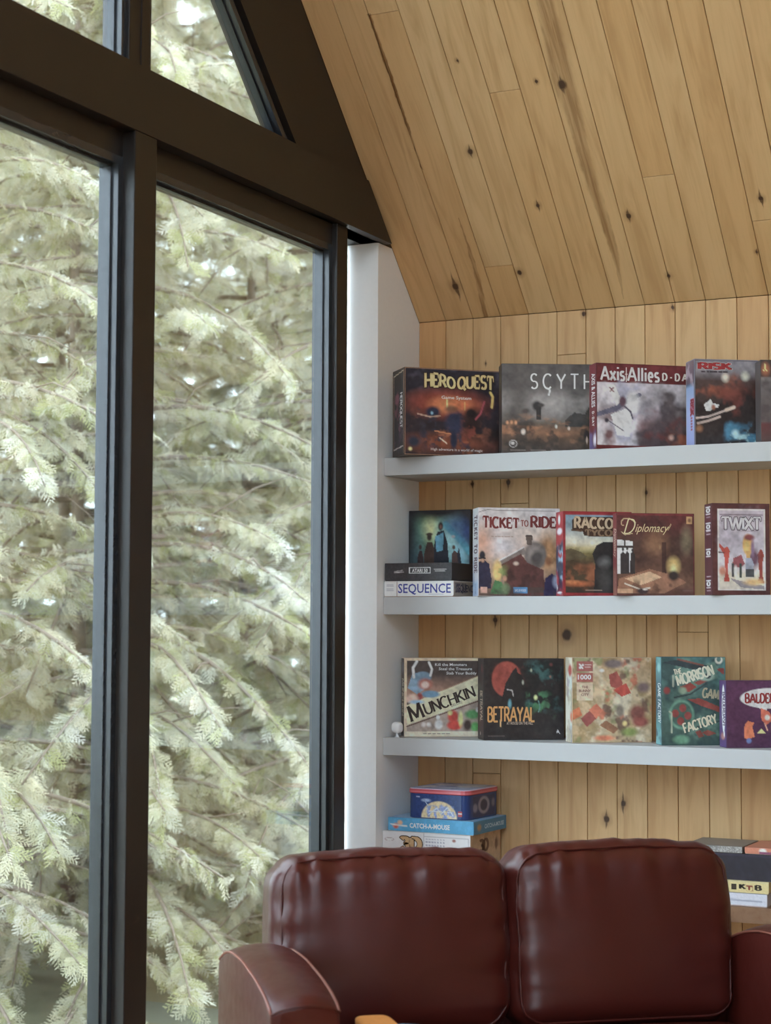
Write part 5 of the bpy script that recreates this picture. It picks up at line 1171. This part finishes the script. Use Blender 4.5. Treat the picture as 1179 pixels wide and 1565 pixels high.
def make_tree(seed, H, rad, z0=0.15):
    """returns foliage mesh, branch mesh"""
    r = np.random.default_rng(seed)
    Vs, Fs, Cs, nv = [], [], [], 0
    bb = MB()
    nbr = int(H*22)
    pal = np.array([(0.68,0.63,0.47),(0.60,0.58,0.40),(0.71,0.65,0.46),(0.62,0.61,0.47),(0.46,0.46,0.22),(0.69,0.66,0.54)])*FOL
    for i in range(nbr):
        z = z0+(H-z0)*(i+r.random())/nbr; ph = r.random()*2*math.pi
        L = rad*(1-0.62*(z/H))*r.uniform(0.75, 1.1)
        d = np.array([math.cos(ph), math.sin(ph), 0]); side = np.array([-d[1], d[0], 0])
        up = r.uniform(-0.05, 0.30); dr = r.uniform(0.25, 0.6); sw = r.uniform(-0.25, 0.25)
        ts = np.linspace(0, 1, 8)
        P = np.array([np.array([0, 0, z])+d*L*t+side*sw*L*t*t+np.array([0, 0, L*(up*t-dr*t*t)]) for t in ts])
        bb.tube(P, list(np.linspace(0.014, 0.003, 8)*(0.6+0.5*L)), 5)
        if r.random() < 0.5:   # bare grey twig
            t0 = P[int(r.integers(2, 6))]; dv = (d*r.uniform(0.2, 0.7)+side*r.uniform(-0.8, 0.8)+np.array([0, 0, r.uniform(-0.3, 0.6)]))*r.uniform(0.3, 0.6)
            bb.tube([t0, t0+dv*0.5+np.array([0, 0, 0.03]), t0+dv], [0.005, 0.004, 0.002], 4)
        ns = int(26+94*L)
        tt = r.uniform(0.06, 1.0, ns)**0.85
        for t in tt:
            x = t*7; k = min(6, int(x)); p = P[k]+(P[k+1]-P[k])*(x-k); D = P[k+1]-P[k]; D /= np.linalg.norm(D)
            sg = r.choice([-1, 1])
            yv = D*r.uniform(0.3, 1.0)+side*sg*r.uniform(0.2, 1.1)+np.array([0, 0, r.uniform(-0.75, 0.25)]); yv /= np.linalg.norm(yv)
            zv = np.array([0, 0, 1.0])*r.uniform(0.3, 1.0)+d*r.uniform(0.0, 0.9)+r.normal(0, 0.45, 3); zv -= yv*(zv@yv); zv /= np.linalg.norm(zv)+1e-9
            xv = np.cross(yv, zv); sc_ = r.uniform(0.055, 0.125)
            T, F = ST[int(r.integers(0, 3))]
            Vs.append(p+(T[:, :1]*xv+T[:, 1:2]*yv+T[:, 2:]*zv)*sc_); Fs.append(F+nv); nv += len(T)
            c = pal[int(r.integers(0, len(pal)))]*r.uniform(0.86, 1.12)
            g = np.clip(T[:, 1:2]*0.18+0.91, 0, 1.2)
            Cs.append(c*g)
    V = np.concatenate(Vs); F = np.concatenate(Fs); Cc = np.concatenate(Cs)
    me = bpy.data.meshes.new('foliage'); me.vertices.add(len(V)); me.vertices.foreach_set('co', V.ravel())
    me.loops.add(F.size); me.loops.foreach_set('vertex_index', F.ravel().astype(np.int32))
    me.polygons.add(len(F)); me.polygons.foreach_set('loop_start', np.arange(0, F.size, 4, dtype=np.int32)); me.polygons.foreach_set('loop_total', np.full(len(F), 4, np.int32))
    a = me.color_attributes.new('Col', 'FLOAT_COLOR', 'POINT'); c4 = np.ones((len(V), 4)); c4[:, :3] = Cc; a.data.foreach_set('color', c4.ravel())
    me.materials.append(M['leaf']); me.update(); me.validate()
    tb = MB(); tb.tube([(0.03*math.sin(k), 0.03*math.cos(k*1.3), H*0.97*k/8-0.3) for k in range(9)], list(np.linspace(0.042, 0.010, 9)), 10)
    return me, bb, tb
FOL = np.array([1.01, 1.0, 1.09])
GZ = -0.35
protos = []
for sd, H_, rd in ((101, 7.4, 1.35), (202, 7.8, 1.5)):
    me, bb, tb = make_tree(sd, H_, rd)
    protos.append([me, bb, tb, None, None])
def cedar(k, x, y, rz, s, label, group=None):
    me, bb, tb, bm_, tm_ = protos[k]
    root = empty('cedar_tree', (x, y, GZ), R(rz)); root.scale = (s, s, s); tag(root, label, 'tree', group)
    if bm_ is None:
        bo = bb.build('branches', M['bark'], root, color=False); to = tb.build('trunk', M['bark'], root, color=False); protos[k][3], protos[k][4] = bo.data, to.data
    else:
        link(bpy.data.objects.new('branches', bm_), root); link(bpy.data.objects.new('trunk', tm_), root)
    link(bpy.data.objects.new('foliage', me), root)
CX, CY = 2.73, -5.551
def pol(az, dist): return CX+dist*math.sin(R(az)), CY+dist*math.cos(R(az))
spots = [(-39.5, 8.3, 0, 20, 0.95, 'nearest feathery pale cedar filling the tall left pane'),
         (-34.2, 9.0, 1, 130, 0.97, 'drooping pale cedar behind the thick window post'),
         (-27.3, 9.5, 0, 250, 1.0, 'drooping pale cedar behind the white wall end side of the right pane')]
G2 = 'cedars further back outside the windows'
for az, ds, k, rz, s, lb in spots: cedar(k, *pol(az, ds), rz, s, lb)
for i, (az, ds) in enumerate([(-42,10.6),(-36.5,10.8),(-30.6,10.7),(-26.5,11.6),(-39.5,13.2),(-34.5,13.6),(-29.5,13.8),(-25,14),(-44,13.5),(-42,16.2),(-38,16.6),(-34,16.9),(-30,16.8),(-26,17.2),(-36,10.0)]):
    cedar(i % 2, *pol(az, ds), 77*i+40, 1.0+0.07*(i % 3)+(0.14 if ds > 12.5 else 0)+(0.15 if ds > 16 else 0), 'blurred pale cedar further back among the trees outside the windows', G2)

mb = MB(); mb.add([(-0.2,-60,GZ),(40,-60,GZ),(40,-8.4,GZ),(-0.2,-8.4,GZ)], [(0,1,2,3)]); mb.add([(-40,-40,GZ),(-0.2,-40,GZ),(-0.2,40,GZ),(-40,40,GZ)], [(0,1,2,3)]); mb.add([(-0.2,-40,GZ),(-0.2,40,GZ),(-0.12,40,-0.05),(-0.12,-40,-0.05)], [(0,1,2,3)])
o = mb.build('ground', M['ground'], recalc=False); tag(o, 'leaf covered ground under the cedars outside', 'ground', kind='structure')

M['gravel'] = plain('pale_gravel', (0.50,0.47,0.41), 0.95, 0.25, 14, 0.2)  # pale ground added out of view to bounce daylight into the room
mb = MB(); mb.box((0.2,-24,GZ-0.2),(12,-8.6,GZ+0.03)); o = mb.build('path', M['gravel']); tag(o, 'pale gravel yard outside the glazed doors', 'yard', kind='structure')
# ------------------------------------------------------------------ daylight
wd = bpy.data.worlds.new('overcast_sky'); sc.world = wd; wd.use_nodes = True
nt = wd.node_tree; bg = nt.nodes['Background']
tc = nt.nodes.new('ShaderNodeTexCoord'); sp = nt.nodes.new('ShaderNodeSeparateXYZ'); nt.links.new(tc.outputs['Generated'], sp.inputs[0])
rp = nt.nodes.new('ShaderNodeValToRGB'); nt.links.new(sp.outputs[2], rp.inputs[0])
rp.color_ramp.elements[0].position = 0.0; rp.color_ramp.elements[0].color = (0.54, 0.65, 0.76, 1)
rp.color_ramp.elements[1].position = 1.0; rp.color_ramp.elements[1].color = (0.74, 0.88, 1.02, 1)
nt.links.new(rp.outputs[0], bg.inputs[0]); bg.inputs[1].default_value = 7.0
# window portals guide the sky light through the gable
for (y0, y1, z0, z1) in ((-2.76, -0.39, 0.1, 2.8), (-2.76, -1.1, 3.03, 5.2)):
    L = bpy.data.lights.new('window_portal', 'AREA'); L.shape = 'RECTANGLE'; L.size = y1-y0; L.size_y = z1-z0; L.cycles.is_portal = True
    lo = bpy.data.objects.new('window_portal', L); COL.objects.link(lo)
    lo.location = (-0.13, (y0+y1)/2, (z0+z1)/2); lo.rotation_euler = (R(90), 0, R(-90))
L = bpy.data.lights.new('door_portal', 'AREA'); L.shape = 'RECTANGLE'; L.size = XO1-XO0; L.size_y = 2.4; L.cycles.is_portal = True
lo = bpy.data.objects.new('door_portal', L); COL.objects.link(lo)
lo.location = ((XO0+XO1)/2, 2*YR-YB-0.12, 1.21); lo.rotation_euler = (R(90), 0, 0)

L = bpy.data.lights.new('roof_portal', 'AREA'); L.shape = 'RECTANGLE'; L.size = (KX1-KX0)*PWD; L.size_y = KY1-KY0; L.cycles.is_portal = True
lo = bpy.data.objects.new('roof_portal', L); COL.objects.link(lo)
cxl, cyl = (KX0+KX1)/2*PWD, (KY0+KY1)/2
frame(lo, (1,0,0), (0,h,h), (0,-h,h), (XE-cxl, 2*YR-YB+cyl*h-0.13*h, ZC+cyl*h+0.13*h))
# ------------------------------------------------------------------ camera
yaw, pitch, roll = R(-26.12587), R(3.76689), R(0.22820)
f_ = Vector((math.sin(yaw)*math.cos(pitch), math.cos(yaw)*math.cos(pitch), math.sin(pitch)))
r_ = Vector((math.cos(yaw), -math.sin(yaw), 0)); u_ = r_.cross(f_)
r2 = math.cos(roll)*r_+math.sin(roll)*u_; u2 = -math.sin(roll)*r_+math.cos(roll)*u_
cam = bpy.data.cameras.new('camera'); co = bpy.data.objects.new('camera', cam); COL.objects.link(co)
co.matrix_world = Matrix(((r2[0],u2[0],-f_[0],CX),(r2[1],u2[1],-f_[1],CY),(r2[2],u2[2],-f_[2],1.5),(0,0,0,1)))
cam.sensor_fit = 'VERTICAL'; cam.sensor_height = 36.0; cam.lens = 2725.96/1565*36.0
cam.dof.use_dof = True; cam.dof.focus_distance = 5.75; cam.dof.aperture_fstop = 3.2
cam.clip_start = 0.05; cam.clip_end = 200
sc.camera = co

sc.view_settings.view_transform = 'Standard'; sc.view_settings.look = 'None'; sc.view_settings.gamma = 1.0; sc.view_settings.exposure = 0.30
sc.view_settings.use_curve_mapping = False
sc.cycles.use_denoising = True
sc.cycles.max_bounces = 10; sc.cycles.diffuse_bounces = 6; sc.cycles.glossy_bounces = 4; sc.cycles.transparent_max_bounces = 16
sc.cycles.sample_clamp_indirect = 8.0
